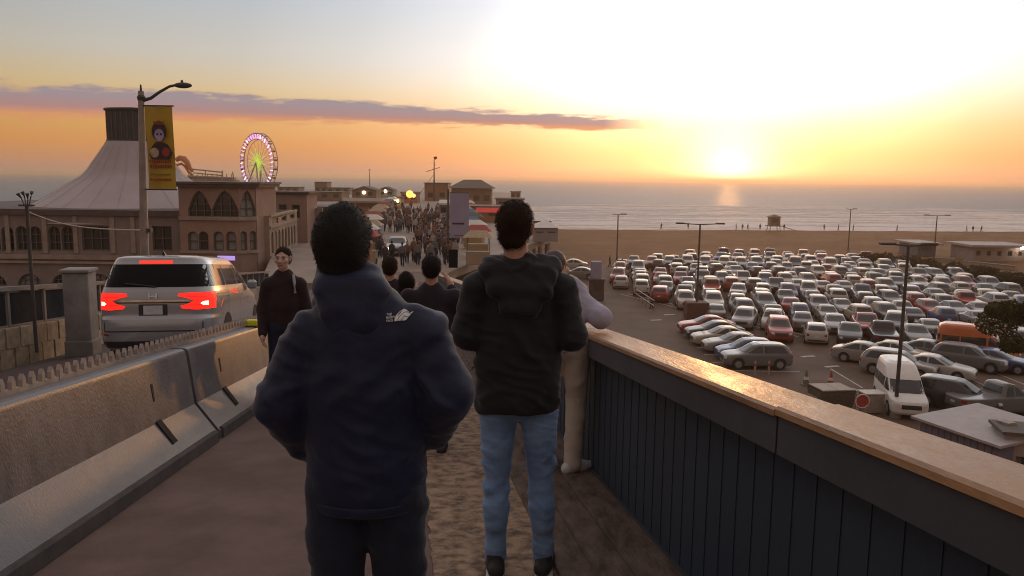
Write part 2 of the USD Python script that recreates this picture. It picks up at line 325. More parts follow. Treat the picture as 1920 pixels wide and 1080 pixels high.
for k in range(150):
    off = 215 * rf_.uniform(0, 1) ** 1.7 + (0.5 if k % 3 else 0); xc = rf_.uniform(-120, 230); ln = rf_.uniform(8, 60) * (1 + off / 110); wd = rf_.uniform(.35, 1.1) * (1 + off / 70)
    m_ = max(8, int(ln / 3)); xx = np.linspace(xc - ln / 2, xc + ln / 2, m_); wig = (meshkit.fbm(np.stack([xx * .05, xx * 0 + k * 3.3, xx * 0], -1), 3, 2) - .5) * 9
    ww = wd * np.sin(np.linspace(0.02, math.pi - .02, m_)) * (.35 + 1.2 * meshkit.noise(np.stack([xx * .35, xx * 0 + k, xx * 0], -1), 6)); yy = SHORE(xx) + off + wig
    za, zb2 = wave(xx, yy) + .03, wave(xx, yy + ww) + .03
    top = np.maximum(za, zb2) + .22 * np.sin(np.linspace(0, math.pi, m_))
    vv = np.vstack([np.stack([xx, yy, za], 1), np.stack([xx, yy + ww * .5, top], 1), np.stack([xx, yy + ww, zb2], 1)])
    fm.add(vv, [[r * m_ + i, r * m_ + i + 1, (r + 1) * m_ + i + 1, (r + 1) * m_ + i] for r in (0, 1) for i in range(m_ - 1)])
part(None, 'surf_foam', fm, M_FOAM, True, kind='stuff')
tag(stage.GetPrimAtPath('/World/surf_foam'), 'rows of pale surf foam rolling towards the beach', 'surf')

# the ramp: carriageway, walkway, gritty middle strip, ledge under the rail, all following the slope
def strip(l0, l1, s0, s1, h, step=1.5, jag=0.0, seed=0):
    ss = np.arange(s0, s1 + step / 2, step); ss[-1] = s1; rng = np.random.default_rng(seed); v = []
    for s in ss:
        a = l0(s) if callable(l0) else l0; b = l1(s) if callable(l1) else l1
        v += [rp(s, a + jag * rng.uniform(-1, 1), h), rp(s, b + jag * rng.uniform(-1, 1), h)]
    return MB().add(v, [[2 * k, 2 * k + 1, 2 * k + 3, 2 * k + 2] for k in range(len(ss) - 1)])
RAIL_L = 1.28
BAR_L = lambda s: -1.86 + 0.075 * (min(s, 14) - 4.0)
FALL = lambda l: -0.08 * max(0, -2.1 - l)
def strip2(l0, l1, s0, s1, h, step=1.5):
    ss = np.arange(s0, s1 + step / 2, step); ss[-1] = s1; v = []
    for s in ss:
        a = l0(s) if callable(l0) else l0; b = l1(s) if callable(l1) else l1; v += [rp(s, a, h + FALL(a)), rp(s, b, h + FALL(b))]
    return MB().add(v, [[2 * k, 2 * k + 1, 2 * k + 3, 2 * k + 2] for k in range(len(ss) - 1)])
setting('ramp_road', strip2(-7.6, lambda s: BAR_L(s) - 0.25, -3, 56, 0.0), M_ROAD)
setting('walkway', strip(lambda s: BAR_L(s) - 0.25, RAIL_L, -3, 56, 0.002), M_WALK)
setting('gritty_strip', strip(0.12, 0.75, -2, 50, 0.009, 0.07, 0.010, 5), M_DIRT)
# stepped concrete ledge along the rail
led = MB()
for (l0, l1, h) in ((0.72, 0.90, 0.03), (0.90, 1.06, 0.06), (1.06, 1.262, 0.09)):
    sec = [(l0, 0.0), (l0 + 0.01, h), (l1, h), (l1, 0.0)]
    for k in range(4):
        s0, s1 = -2 + k * 13 + R.uniform(0, .5) * (k > 0), -2 + (k + 1) * 13
        led.prism(sec, lambda e, q, s0=s0, s1=s1: rp(s1 if e else s0, q[0], q[1]))
setting('concrete_ledge', fix(led.mesh()), M_LEDGE)
# underside and side walls of the bridge
br = MB()
for k in range(26):
    s0, s1 = -3 + k * 2.2, -3 + (k + 1) * 2.2
    br.prism([(-9.2, -0.9), (-9.2, -0.60), (RAIL_L + 0.2, -0.03), (RAIL_L + 0.2, -0.9)], lambda e, q, s0=s0, s1=s1: rp(s1 if e else s0, q[0], q[1]))
setting('bridge_slab', br, M_CONC)
cols = MB()
for s in (6, 16, 26, 36, 46):
    for l in (-7, -3, 0.6):
        p = rp(s, l, -0.85); cols.tube([(p[0], p[1], -0.5), p], 0.45, 14)
setting('bridge_columns', cols, M_CONC, 40)
# pier deck, boards far too fine to see from here
pe = rp(56, 0)
pier_pts = [(-19.2, 63.5), (-15.4, 48.6), (-5.2, 50), (-4, 58), (4.6, 92), (3.2, 260), (0, 380), (-150, 420), (-170, 300), (-70, 260), (-52, 120), (-24, 86)]
pd = trimesh.creation.extrude_polygon(Polygon(pier_pts), 0.6); pd.apply_translation([0, 0, PIER_Z - 0.62])
setting('pier_deck', pd, M_PIER)
piles = MB()
for (x, y) in [(4.0, 92), (3.8, 110), (3.6, 130), (3.5, 150), (3.3, 175), (3.0, 200), (2.8, 225), (2.6, 250), (1.5, 290), (.6, 330), (1.5, 80), (-1, 70), (-10, 130), (-20, 180), (-30, 250), (-60, 280), (-100, 330), (-150, 330), (-165, 310), (-130, 400)]:
    piles.tube([(x, y, -3), (x, y, PIER_Z - 0.6)], 0.3, 8)
setting('pier_piles', piles, M_CONC, 40)
# lane line left of the van, short dashes
for (s0, s1) in ((4.5, 7.5), (11.0, 13.6), (17.5, 20.1)):
    part(None, 'lane_line', strip2(-4.95, -4.83, s0, s1, 0.004, 1.0), M_PAINT, kind='structure')
# painted bay lines and aisle marks in the lot
bl = MB()
for k in range(7):
    y = 52.2 + k * 2.45; bl.box((16.6, y, 0.036), (5.2, 0.11, 0.004))
for k in range(9):
    x = 21.6 + k * 2.7; bl.box((x, 50.6, 0.036), (0.11, 5.0, 0.004))
bl.box((17.7, 76, 0.036), (0.14, 26, 0.004), math.radians(26)); bl.box((18.6, 76.4, 0.036), (0.14, 26, 0.004), math.radians(26))
for (px, py) in ((1515, 668), (1560, 687), (1590, 676), (1230, 600), (1255, 590)):
    p = at_z(px, py, 0.036); bl.box((p[0], p[1], 0.036), (1.1, 0.35, 0.004), 0.3)
setting('bay_markings', bl, M_PAINT)

# ------------------------------------------------------------------ jersey barriers
M_BAR = mat('barrier_concrete', (0.145, 0.138, 0.15), (0.085, 0.083, 0.094), scale=3.5, stretch=(2.0, 2.0, 1.2), rough=0.46, rough2=.37, bump=0.005, bscale=34, spec=0.75, detail=8)
M_SHOE = mat('barrier_shoe', (0.10, 0.085, 0.085), (0.06, 0.052, 0.052), scale=6, rough=0.8, bump=0.004, bscale=30)
M_DARK = mat('dark_gap', (0.012, 0.011, 0.011), rough=0.9)
sec = [(0.0, 0.0), (0.0, 0.075), (-0.18, 0.33), (-0.235, 0.775), (-0.245, 0.80), (-0.27, 0.812), (-0.40, 0.812), (-0.425, 0.80), (-0.435, 0.775), (-0.49, 0.33), (-0.67, 0.075), (-0.67, 0.0)]
def barrier(s0, s1, label):
    o = rp(s0, BAR_L(s0)); t = thing('jersey_barrier', label, 'barrier', o)
    b = MB(); N = 10
    for k in range(1):
        b.prism(sec, lambda e, q: rp(s1 if e else s0, BAR_L(s1 if e else s0) + q[0] + 0.0, q[1] + 0.004))
    m = fix(b.mesh()); part(t, 'barrier_body', m, M_BAR, 25, world=True)
    # chamfered base shoe
    sh = MB().prism([(0.022, 0.0), (0.022, 0.085), (0.012, 0.098), (-0.03, 0.098), (-0.03, 0.0)], lambda e, q: rp(s1 - .05 if e else s0 + .05, BAR_L(s1 if e else s0) + q[0], q[1] + 0.006))
    part(t, 'base_shoe', sh, M_SHOE, world=True)
    for sl in (s0 + 0.78, s1 - 0.8):
        L = BAR_L(sl)
        a = MB().prism([(-0.185, 0.345), (-0.0655, 0.17), (-0.062, 0.176), (-0.180, 0.352)], lambda e, q: rp(sl + (0.055 if e else -0.055), L + q[0], q[1]))
        part(t, 'lifting_slot', a, M_DARK, world=True)
        a = MB().prism([(-0.2065, 0.50), (-0.2230, 0.635), (-0.216, 0.635), (-0.200, 0.50)], lambda e, q: rp(sl + (0.028 if e else -0.028), L + q[0], q[1]))
        part(t, 'lifting_slot', a, M_DARK, world=True)
    return t
barrier(0.85, 7.0, 'nearest long concrete jersey barrier beside the walkway, at the lower left')
barrier(7.06, 13.16, 'second concrete jersey barrier beyond the dark joint, next to the man in the navy jacket')
barrier(13.22, 19.3, 'third concrete jersey barrier down the ramp, mostly hidden behind the navy jacket')
# yellow reflector on the second barrier's far top
rf = thing('reflector', 'small yellow green reflector on top of the concrete barrier by the navy jacket', 'reflector', rp(9.35, BAR_L(9.35) - 0.3, 0.816))
M_YEL = mat('reflector_yellow', (0.75, 0.72, 0.05), (0.6, 0.58, 0.03), rough=0.3)
part(rf, 'lens', MB().box((0, 0, 0.045), (0.12, 0.06, 0.08), 0.3, 0.015), M_YEL); part(rf, 'foot', MB().box((0, 0, 0.004), (0.15, 0.1, 0.012)), M_DARK)
# low strip of short pointed pickets along the road edge of the barriers
pk = thing('picket_strip', 'low pale rail of short pointed pickets along the road side of the concrete barriers', 'picket strip', rp(2.0, BAR_L(2.0) - 0.42, 0.81))
M_PICK = mat('picket_paint', (0.36, 0.29, 0.25), (0.24, 0.19, 0.17), scale=9, rough=0.6)
for k in range(4):
    s0, s1 = 1.0 + k * 4.2, 1.0 + (k + 1) * 4.2 - 0.01
    part(pk, 'rail', MB().prism([(-0.42, 0.8125), (-0.42, 0.842), (-0.375, 0.842), (-0.375, 0.8125)], lambda e, q: rp(s1 if e else s0, BAR_L(s1 if e else s0) + q[0], q[1])), M_PICK, world=True)
s = 2.6
while s < 15.5:
    L = BAR_L(s)
    part(pk, 'picket', MB().prism([(-0.024, 0), (-0.022, 0.042), (0, 0.075), (0.022, 0.042), (0.024, 0)], lambda e, q: rp(s + q[0], L - 0.388 + (0.012 if e else -0.012), 0.842 + q[1])), M_PICK, world=True)
    s += 0.105

# ------------------------------------------------------------------ right parapet
M_CAP = mat('cap_wood', (0.36, 0.195, 0.09), (0.17, 0.09, 0.045), scale=2.6, stretch=(4.0, 0.8, 4.0), rough=0.52, rough2=0.36, bump=0.008, bscale=13, spec=0.6)
M_FASC = mat('fascia_paint', (0.045, 0.043, 0.052), (0.030, 0.030, 0.038), scale=2, rough=0.55, bump=0.002, bscale=25)
M_PANEL = mat('parapet_panel', (0.012, 0.023, 0.040), (0.008, 0.015, 0.028), scale=1.3, rough=0.6, bump=0.002, bscale=20)
M_BATT = mat('batten_paint', (0.022, 0.034, 0.043), (0.012, 0.022, 0.03), scale=6, rough=0.6)
rl = thing('parapet', 'dark blue boarded parapet with a broad wooden cap along the right of the walkway', 'railing', rp(0, RAIL_L))
def lon(parent, name, sec, s0, s1, m, smooth=False):
    part(parent, name, fix(MB().prism(sec, lambda e, q: rp(s1 if e else s0, q[0], q[1])).mesh()), m, smooth, world=True)
CUT = [-2.0, 0.2, 2.42, 5.6, 8.9, 12.2, 15.5, 18.8, 24, 30, 36, 42, 47]
for a, b in zip(CUT[:-1], CUT[1:]):
    jz = R.uniform(-0.004, 0.004)
    lon(rl, 'cap_board', [(1.19, 1.046 + jz), (1.19, 1.066 + jz), (1.20, 1.076 + jz), (1.412, 1.076 + jz), (1.422, 1.066 + jz), (1.422, 1.046 + jz)], a + .003, b - .003, M_CAP)
    lon(rl, 'fascia', [(1.203, 0.915), (1.203, 1.042), (1.245, 1.042), (1.245, 0.915)], a + 0.006, b - 0.006, M_FASC)
    lon(rl, 'back_fascia', [(1.37, 0.915), (1.37, 1.042), (1.40, 1.042), (1.40, 0.915)], a + 0.006, b - 0.006, M_FASC)
s = -1.0
while s < 22:
    w = 0.149
    lon(rl, 'board', [(RAIL_L, 0.06), (RAIL_L, 1.03), (RAIL_L + 0.05, 1.03), (RAIL_L + 0.05, 0.06)], s, s + w, M_PANEL)
    if s < 12: lon(rl, 'batten', [(RAIL_L - 0.003, 0.10), (RAIL_L - 0.003, 0.914), (RAIL_L - 0.001, 0.914), (RAIL_L - 0.001, 0.10)], s + w - 0.0045, s + w + 0.0055, M_PANEL)
    s += w + 0.0004
lon(rl, 'far_panel', [(RAIL_L, 0.05), (RAIL_L, 1.03), (RAIL_L + .05, 1.03), (RAIL_L + .05, 0.05)], s, 47, M_PANEL)
lon(rl, 'skirting', [(1.264, 0.0), (1.264, 0.10), (RAIL_L - .001, 0.10), (RAIL_L - .001, 0.0)], -2, 30, M_FASC)

# ------------------------------------------------------------------ left side of the ramp: stone kerb wall, fence panels, pillar, small light pole
M_STONE = [mat('kerb_stone_%s' % n, c, tuple(x * .6 for x in c), scale=5, rough=0.9, bump=0.02, bscale=9) for n, c in (('ochre', (0.46, 0.35, 0.22)), ('tan', (0.40, 0.31, 0.21)), ('buff', (0.50, 0.41, 0.28)))]
M_FPAN = mat('fence_panel_dark', (0.035, 0.038, 0.045), (0.022, 0.024, 0.03), scale=1.5, rough=0.95, spec=0.08)
M_FPOST = mat('fence_post_grey', (0.24, 0.215, 0.20), (0.17, 0.15, 0.14), scale=3, rough=0.7)
kw = thing('stone_wall', 'low ochre stone kerb wall along the far edge of the ramp road', 'wall', rp(8, -7.35))
s = 7.0
while s < 45:
    for row, (h0, h1) in enumerate(((-0.46, -0.06), (-0.054, 0.33))):
        ww = R.uniform(0.38, 0.62); pr = R.uniform(0, 0.02)
        a = s + (0.25 if row else 0); b = a + 0.52 + R.uniform(-.03, .02)
        part(kw, 'stone', fix(MB().prism([(-7.62, h0), (-7.62, h1 - .01), (-7.60, h1), (-7.36 + pr, h1), (-7.34 + pr, h1 - .015), (-7.34 + pr, h0)], lambda e, q: rp(b if e else a, q[0], q[1])).mesh()), R.choice(M_STONE), world=True)
    s += 0.56
fe = thing('panel_fence', 'dark panelled fence with grey posts and pale coping on the stone wall', 'fence', rp(8, -7.5))
s = 7.0; k = 0
while s < 44:
    if True:
        part(fe, 'panel', MB().prism([(-7.53, 0.37), (-7.53, 0.98), (-7.50, 0.98), (-7.50, 0.37)], lambda e, q: rp(s + (1.44 if e else 0.08), q[0], q[1])), M_FPAN, world=True)
    part(fe, 'post', MB().prism([(-7.56, 0.335), (-7.56, 1.02), (-7.47, 1.02), (-7.47, 0.335)], lambda e, q: rp(s + (0.04 if e else -0.04), q[0], q[1])), M_FPOST, world=True)
    part(fe, 'coping', MB().prism([(-7.60, 1.022), (-7.60, 1.10), (-7.43, 1.10), (-7.43, 1.022)], lambda e, q: rp(s + (1.515 if e else 0.0), q[0], q[1])), M_FPOST, world=True)
    part(fe, 'bottom_rail', MB().prism([(-7.55, 0.335), (-7.55, 0.368), (-7.48, 0.368), (-7.48, 0.335)], lambda e, q: rp(s + (1.44 if e else 0.06), q[0], q[1])), M_FPOST, world=True)
    s += 1.52
pp = rp(17.5, -6.72)
pl = thing('concrete_pillar', 'square grey concrete pillar in front of the dark fence panels', 'pillar', pp)
M_PIL = mat('pillar_concrete', (0.30, 0.28, 0.27), (0.21, 0.195, 0.19), scale=2.2, rough=0.85, bump=0.008, bscale=18)
part(pl, 'shaft', MB().box((0, 0, 0.5), (0.50, 0.46, 1.74), RAMP_AZ * -1, 0.02), M_PIL); part(pl, 'cap_stone', MB().box((0, 0, 1.405), (0.58, 0.54, 0.07), -RAMP_AZ, 0.015), M_PIL); part(pl, 'plinth', MB().box((0, 0, -0.22), (0.55, 0.51, 0.36), -RAMP_AZ, 0.02), M_PIL)
lpz = rp(14.9, -7.75)
M_POLE = mat('pole_grey', (0.20, 0.17, 0.16), (0.13, 0.11, 0.10), scale=4, rough=0.55)
M_POLED = mat('pole_dark', (0.06, 0.052, 0.05), rough=0.6)
lp = thing('light_pole', 'thin pole topped by a small cluster of floodlights at the far left', 'light pole', lpz)
topz = at_y(50, 385, lpz[1])[2] - lpz[2]; dx = at_y(50, 385, lpz[1])[0] - lpz[0]
part(lp, 'pole', MB().tube([(dx, 0, 0), (dx, 0, topz)], 0.03, 8), M_POLED); part(lp, 'bracket', MB().box((dx, 0, topz), (0.26, 0.05, 0.03)), M_POLED)
for i in range(4):
    a = (i - 1.5) * 0.055
    part(lp, 'floodlight', MB().tube([(dx + a * .5, 0, topz), (dx + a, 0, topz + .12 + .03 * (i % 2)), (dx + a * 1.5, -0.03, topz + .20 + .03 * (i % 2))], [0.008, 0.010, 0.032], 8), M_POLED)
# ------------------------------------------------------------------ carousel building with tent roof and tower
M_WALLD = mat('stucco_mauve', (0.25, 0.20, 0.185), (0.19, 0.15, 0.14), scale=0.7, rough=0.9, bump=0.01, bscale=8)
M_TOWER = mat('stucco_rose', (0.33, 0.21, 0.165), (0.26, 0.165, 0.135), scale=0.8, rough=0.9, bump=0.01, bscale=8)
M_TRIM = mat('trim_stone', (0.34, 0.27, 0.23), (0.26, 0.20, 0.17), scale=1.2, rough=0.85)
M_TRIMD = mat('cornice_dark', (0.115, 0.085, 0.078), (0.085, 0.062, 0.058), scale=1.5, rough=0.8)
M_TENT = mat('tent_roof', (0.42, 0.355, 0.365), (0.36, 0.30, 0.305), scale=0.25, rough=0.8, bump=0.01, bscale=3)
M_CUP = mat('cupola_slate', (0.055, 0.055, 0.065), (0.035, 0.035, 0.042), scale=1.5, rough=0.7)
M_FRAME = mat('window_frame', (0.13, 0.10, 0.09), rough=0.7)
M_PANE = mat('window_pane', (0.035, 0.035, 0.04), (0.02, 0.02, 0.024), scale=0.6, rough=0.08, spec=0.8)
M_PANEL_L = mat('window_blind', (0.30, 0.30, 0.31), (0.2, 0.2, 0.21), scale=0.9, rough=0.5)
M_DOORD = mat('door_dark', (0.05, 0.045, 0.045), rough=0.7)

def arch_poly(x, z, w, h, pointed=False):
    """opening w wide and h high whose foot centre is (x, z); round or pointed head"""
    pts = [(x - w / 2, z), (x + w / 2, z)]
    if pointed:
        hs = h * 0.30
        for k in range(0, 9):
            t = k / 8; pts.append((x + w / 2 * (1 - t) ** 0.55 if t < 1 else x, z + hs + (h - hs) * (t ** 1.1)))
        for k in range(7, -1, -1):
            t = k / 8; pts.append((x - w / 2 * (1 - t) ** 0.55, z + hs + (h - hs) * (t ** 1.1)))
    else:
        r = w / 2
        for k in range(0, 13): a = math.pi * k / 12; pts.append((x + r * math.cos(a), z + h - r + r * math.sin(a)))
    return Polygon(pts)
def wall_frame(o, ang):
    """matrix taking (x along the wall, z up, depth into the wall) to the world; ang 0 faces the camera side (-y)"""
    c, s = math.cos(ang), math.sin(ang)
    M = np.eye(4); M[:3, 0] = (c, s, 0); M[:3, 1] = (0, 0, 1); M[:3, 2] = (-s, c, 0); M[:3, 3] = o
    return M
def poly_mesh(poly, h, d0, M):
    ms = []
    for g in getattr(poly, 'geoms', [poly]):
        m = trimesh.creation.extrude_polygon(g, h, engine='earcut'); m.apply_translation((0, 0, d0)); m.apply_transform(M); ms.append(m)
    return fix(trimesh.util.concatenate(ms))
def facade(t, M, outline, holes, mwall, depth=0.45, mullions=True, pane=None, name='wall'):
    w = outline
    for hpoly, *_ in holes: w = w.difference(hpoly)
    part(t, name, poly_mesh(w, depth, 0, M), mwall, world=True)
    for hpoly, nv, nh, pm in holes:
        x0, z0, x1, z1 = hpoly.bounds
        fr = hpoly.difference(hpoly.buffer(-0.09))
        bars = [sbox(x0 + (x1 - x0) * i / nv - 0.035, z0, x0 + (x1 - x0) * i / nv + 0.035, z1) for i in range(1, nv)] + [sbox(x0, z0 + (z1 - z0) * i / nh - 0.03, x1, z0 + (z1 - z0) * i / nh + 0.03) for i in range(1, nh)]
        fr = unary_union([fr] + bars).intersection(hpoly)
        f = part(t, 'window', poly_mesh(fr, 0.10, 0.14, M), M_FRAME, world=True)
        part(f, 'pane', poly_mesh(hpoly, 0.03, 0.27, M), pm or M_PANE, world=True)
YB = 62.0
hip = thing('carousel_building', 'mauve two storey carousel building with arched windows under a swooping tent roof', 'building', (-32.5, YB, 0))
Mf = wall_frame((0, YB, 0), 0)
def PX(px, py): q = at_y(px, py, YB); return q[0], q[2]
eave = PX(200, 404)[1]
holes = []
for gx in (25 - 62 * 2, 25 - 62, 0, 52, 113, 178, 303):
    x, zt = PX(gx, 424); _, zb = PX(gx, 470)
    if gx in (178,): holes.append((sbox(x - 1.05, zb, x + 1.05, zt), 3, 2, None))
    elif gx == 303: holes.append((sbox(x - 0.75, zb, x + 0.75, zt), 2, 2, None))
    else:
        for dx in (-0.52, 0.52): holes.append((arch_poly(x + dx, zb, 0.94, zt - zb), 2, 3, None))
for gx in (-80, -12, 54, 118, 184, 250, 312):
    x, zt = PX(gx, 503); _, zb = PX(gx, 536)
    hp = Point(x, zb).buffer(0.94, quad_segs=10).intersection(sbox(x - 2, zb, x + 2, zb + 2)); hp = shapely.affinity.scale(hp, 1, (zt - zb) / 0.94, origin=(x, zb)) if False else hp
    holes.append((hp, 4, 2, M_PANEL_L if gx in (54, 184) else None))
    holes.append((sbox(x - 0.95, zb - 3.4, x + 0.95, zb - 0.35), 2, 2, None))
facade(hip, Mf, sbox(-49, 0, PX(340, 400)[0], eave - 0.02), holes, M_WALLD)
b = MB(); x1 = PX(340, 400)[0]
b.box(((-49.4 + x1 - 0.02) / 2, YB + 10.2, eave + 0.2), (x1 + 49.4 - .04, 20.8, 0.44)); part(hip, 'cornice', b, M_TRIMD, world=True)
for zpx, h in ((482, 0.35), (492, 0.18), (541, 0.30)):
    z = PX(150, zpx)[1]; part(hip, 'string_course', MB().box(((-49 + x1 - .1) / 2, YB - 0.10, z), (x1 + 48.8, 0.197, h)), M_TRIM, world=True)
for gx in (-40, 15, 85, 142, 212, 250):
    x = PX(gx, 440)[0]; z0, z1 = PX(gx, 536)[1], eave - 0.05
    part(hip, 'pilaster', MB().box((x, YB - 0.05, (PX(gx, 480)[1] + z1) / 2 + .1), (0.34, 0.097, z1 - PX(gx, 480)[1] - .25)), M_TRIM, world=True)
part(hip, 'side_wall', MB().box((-48.8, YB + 10.5, eave / 2), (0.4, 20, eave - .05)), M_WALLD, world=True)
part(hip, 'rear_wall', MB().box((-34, YB + 20.6, eave / 2), (29, 0.4, eave - .05)), M_WALLD, world=True)
# tent roof: a concave cone carried up to the cupola
YC = YB + 10.5; ax = at_y(252, 300, YC)[0]; k = YC / FPX
prof_px = [(46, 266), (57, 285), (69, 303), (86, 327), (122, 352), (152, 372), (192, 394), (226, 408)]
prof = [(r * k, at_y(252, y, YC)[2]) for r, y in prof_px]
zt = [p[1] for p in prof]; rr = [p[0] for p in prof]
from scipy.interpolate import PchipInterpolator
zz = np.linspace(zt[-1], zt[0], 30); pr = PchipInterpolator(zt[::-1], rr[::-1])(zz)
roof = part(hip, 'tent_roof', fix(MB().lathe([(r, z) for r, z in zip(pr, zz)], (ax, YC, 0), 24).mesh()), M_TENT, 50, world=True)
for i in range(24):
    a = 2 * math.pi * i / 24
    if math.sin(a) < 0.35:
        pts = [(ax + (r + .02) * math.cos(a), YC + (r + .02) * math.sin(a), z + .02) for r, z in zip(pr[::3], zz[::3])]
        part(roof, 'seam', MB().tube(pts, 0.010, 5), M_TENT, world=True)
zc0, zc1 = at_y(236, 266, YC)[2], at_y(236, 206, YC)[2]; rc = 44 * k
part(hip, 'cupola', fix(MB().lathe([(0.01, zc0 - .1), (rc + .06, zc0 - .1), (rc + .06, zc0 + .15), (rc - .05, zc0 + .15), (rc - .05, zc1 - .18), (rc + .14, zc1 - .12), (rc + .14, zc1 + .04), (0.01, zc1 + .25)], (ax, YC, 0), 28).mesh()), M_CUP, 30, world=True)
for i in range(0, 28):
    a = 2 * math.pi * i / 28
    if math.sin(a) < 0.2:
        part(hip, 'cupola_slat', MB().box((ax + (rc - .02) * math.cos(a), YC + (rc - .02) * math.sin(a), (zc0 + zc1) / 2), (0.06, 0.09, zc1 - zc0 - .4), a), M_TRIMD, world=True)
# tower
tx0, tx1 = PX(342, 400)[0], PX(478, 400)[0]; tz = PX(410, 349)[1]; W = tx1 - tx0; Yt = YB - 0.6
tw = thing('corner_tower', 'rose coloured square corner tower with tall pointed windows at the carousel building', 'tower', ((tx0 + tx1) / 2, Yt, 0))
def TX(px, py): q = at_y(px, py, Yt); return q[0], q[2]
holes = []
for c, w in ((373, 44), (421, 50)):
    x, z1 = TX(c, 357); _, z0 = TX(c, 408); holes.append((arch_poly(x, z0, w * Yt / FPX, z1 - z0, True), 3, 4, None))
for c in (361, 381, 409, 433):
    x, z1 = TX(c, 434); _, z0 = TX(c, 470); holes.append((arch_poly(x, z0, 0.76, z1 - z0), 1, 2, M_PANEL_L if c in (361, 409, 433) else None))
for c in (371, 421):
    x, z1 = TX(c, 506); _, z0 = TX(c, 590); holes.append((arch_poly(x, z0, 1.6, z1 - z0), 2, 4, None))
# chamfered right corner: a third face turned by 45 degrees
xc = TX(449, 400)[0]
facade(tw, wall_frame((0, Yt, 0), 0), sbox(tx0, 0, xc, tz), holes, M_TOWER)
ang = math.radians(38); L = (tx1 - xc) / math.cos(ang)
hh = []
z1, z0 = TX(465, 357)[1], TX(465, 408)[1]; hh.append((arch_poly(L / 2, z0, 1.25, z1 - z0, True), 2, 3, M_PANEL_L))
z1, z0 = TX(465, 434)[1], TX(465, 470)[1]; hh += [(arch_poly(L / 2 - 0.36, z0, 0.5, z1 - z0), 1, 2, M_PANEL_L), (arch_poly(L / 2 + 0.36, z0, 0.5, z1 - z0), 1, 2, M_PANEL_L)]
facade(tw, wall_frame((xc + 0.003, Yt, 0), ang), sbox(0, 0, L, tz), hh, M_TOWER, name='corner_wall')
yr = Yt + L * math.sin(ang)
part(tw, 'left_wall', MB().box((tx0 + .2, Yt + 3.2, tz / 2), (0.396, 5.4, tz - .03)), M_TOWER, world=True)
part(tw, 'right_wall', MB().box((tx1 - .2, (yr + Yt + 6) / 2 + .2, tz / 2), (0.396, Yt + 6 - yr, tz - .03)), M_TOWER, world=True)
co = Polygon([(tx0 - .25, Yt - .3), (xc + .1, Yt - .3), (tx1 + .35, yr - .2), (tx1 + .35, Yt + 6.2), (tx0 - .25, Yt + 6.2)])
for d, z, h in ((0.0, tz - 0.06, 0.22), (0.12, tz + 0.162, 0.16)):
    m = trimesh.creation.extrude_polygon(co.buffer(d, join_style=2), h, engine='earcut'); m.apply_translation((0, 0, z)); part(tw, 'cornice', m, M_TRIMD, world=True)
for zp, h in ((413, 0.28), (475, 0.2)):
    z = TX(400, zp)[1]; m = trimesh.creation.extrude_polygon(Polygon([(tx0 - .02, Yt - .12), (xc + .03, Yt - .12), (tx1 + .1, yr - .08), (tx1 + .1, yr + .3), (xc, Yt + .2), (tx0 - .02, Yt + .2)]), h, engine='earcut'); m.apply_translation((0, 0, z)); part(tw, 'string_course', m, M_TRIM, world=True)
M_PURP = lamp_mat('sign_purple', (0.42, 0.30, 0.75), 0.55)
sg = at_y(424, 484, Yt - 0.2)
si = thing('tower_sign', 'small glowing purple sign board on the tower below its lower windows', 'sign', sg)
part(si, 'board', MB().box((0, 0, 0), (1.35, 0.08, 0.34), 0, 0.02), M_PURP); part(si, 'bracket', MB().box((0, 0.08, -.22), (0.7, 0.06, 0.06)), M_FRAME)
# receding wing towards the pier
wg = thing('arcade_wing', 'receding wing with a row of columns and arches right of the tower', 'building', (tx1, yr, 0))
w0 = np.array([tx1 + 0.35, YB + 2.4]); w1 = np.array([-20.6, 76.5]); wl = np.linalg.norm(w1 - w0); wa = math.atan2(w1[1] - w0[1], w1[0] - w0[0])
Mw = wall_frame((w0[0], w0[1], 0), wa)
hs = []
ez = 9.3
for i in range(3): hs.append((sbox(1.2 + i * 3.9, ez - 0.75, 3.6 + i * 3.9, ez - 0.3), 1, 1, M_DOORD))
for i in range(9): hs.append((arch_poly(1.1 + i * 1.45, ez - 3.1, 0.85, 1.75), 1, 2, None))
for i in range(4): hs.append((arch_poly(2.0 + i * 3.2, ez - 6.4, 2.1, 2.3), 2, 2, None))
M_WING = mat('wing_tan', (0.36, 0.26, 0.19), (0.29, 0.205, 0.15), scale=0.8, rough=0.9)
facade(wg, Mw, sbox(0, 0, wl, ez), hs, M_WING)
for z in (ez - 0.1, ez - 1.0, ez - 3.4): part(wg, 'string_course', poly_mesh(sbox(0.02, z, wl - .02, z + 0.16), 0.14, -0.143, Mw), M_TRIM, world=True)
part(wg, 'end_wall', MB().box((w1[0] - 4, w1[1] + .2, ez / 2), (8, 0.38, ez - .05)), M_WING, world=True)
part(wg, 'roof', MB().add([(tx1 + .3, yr + 4, ez - .2), (w0[0], w0[1], ez - .2), (w1[0], w1[1], ez - .2), (w1[0] - 8, w1[1], ez - .2), (tx1 - 5, yr + 14, ez - .2)], [[0, 1, 2], [0, 2, 3], [0, 3, 4]]), M_TRIMD, world=True)
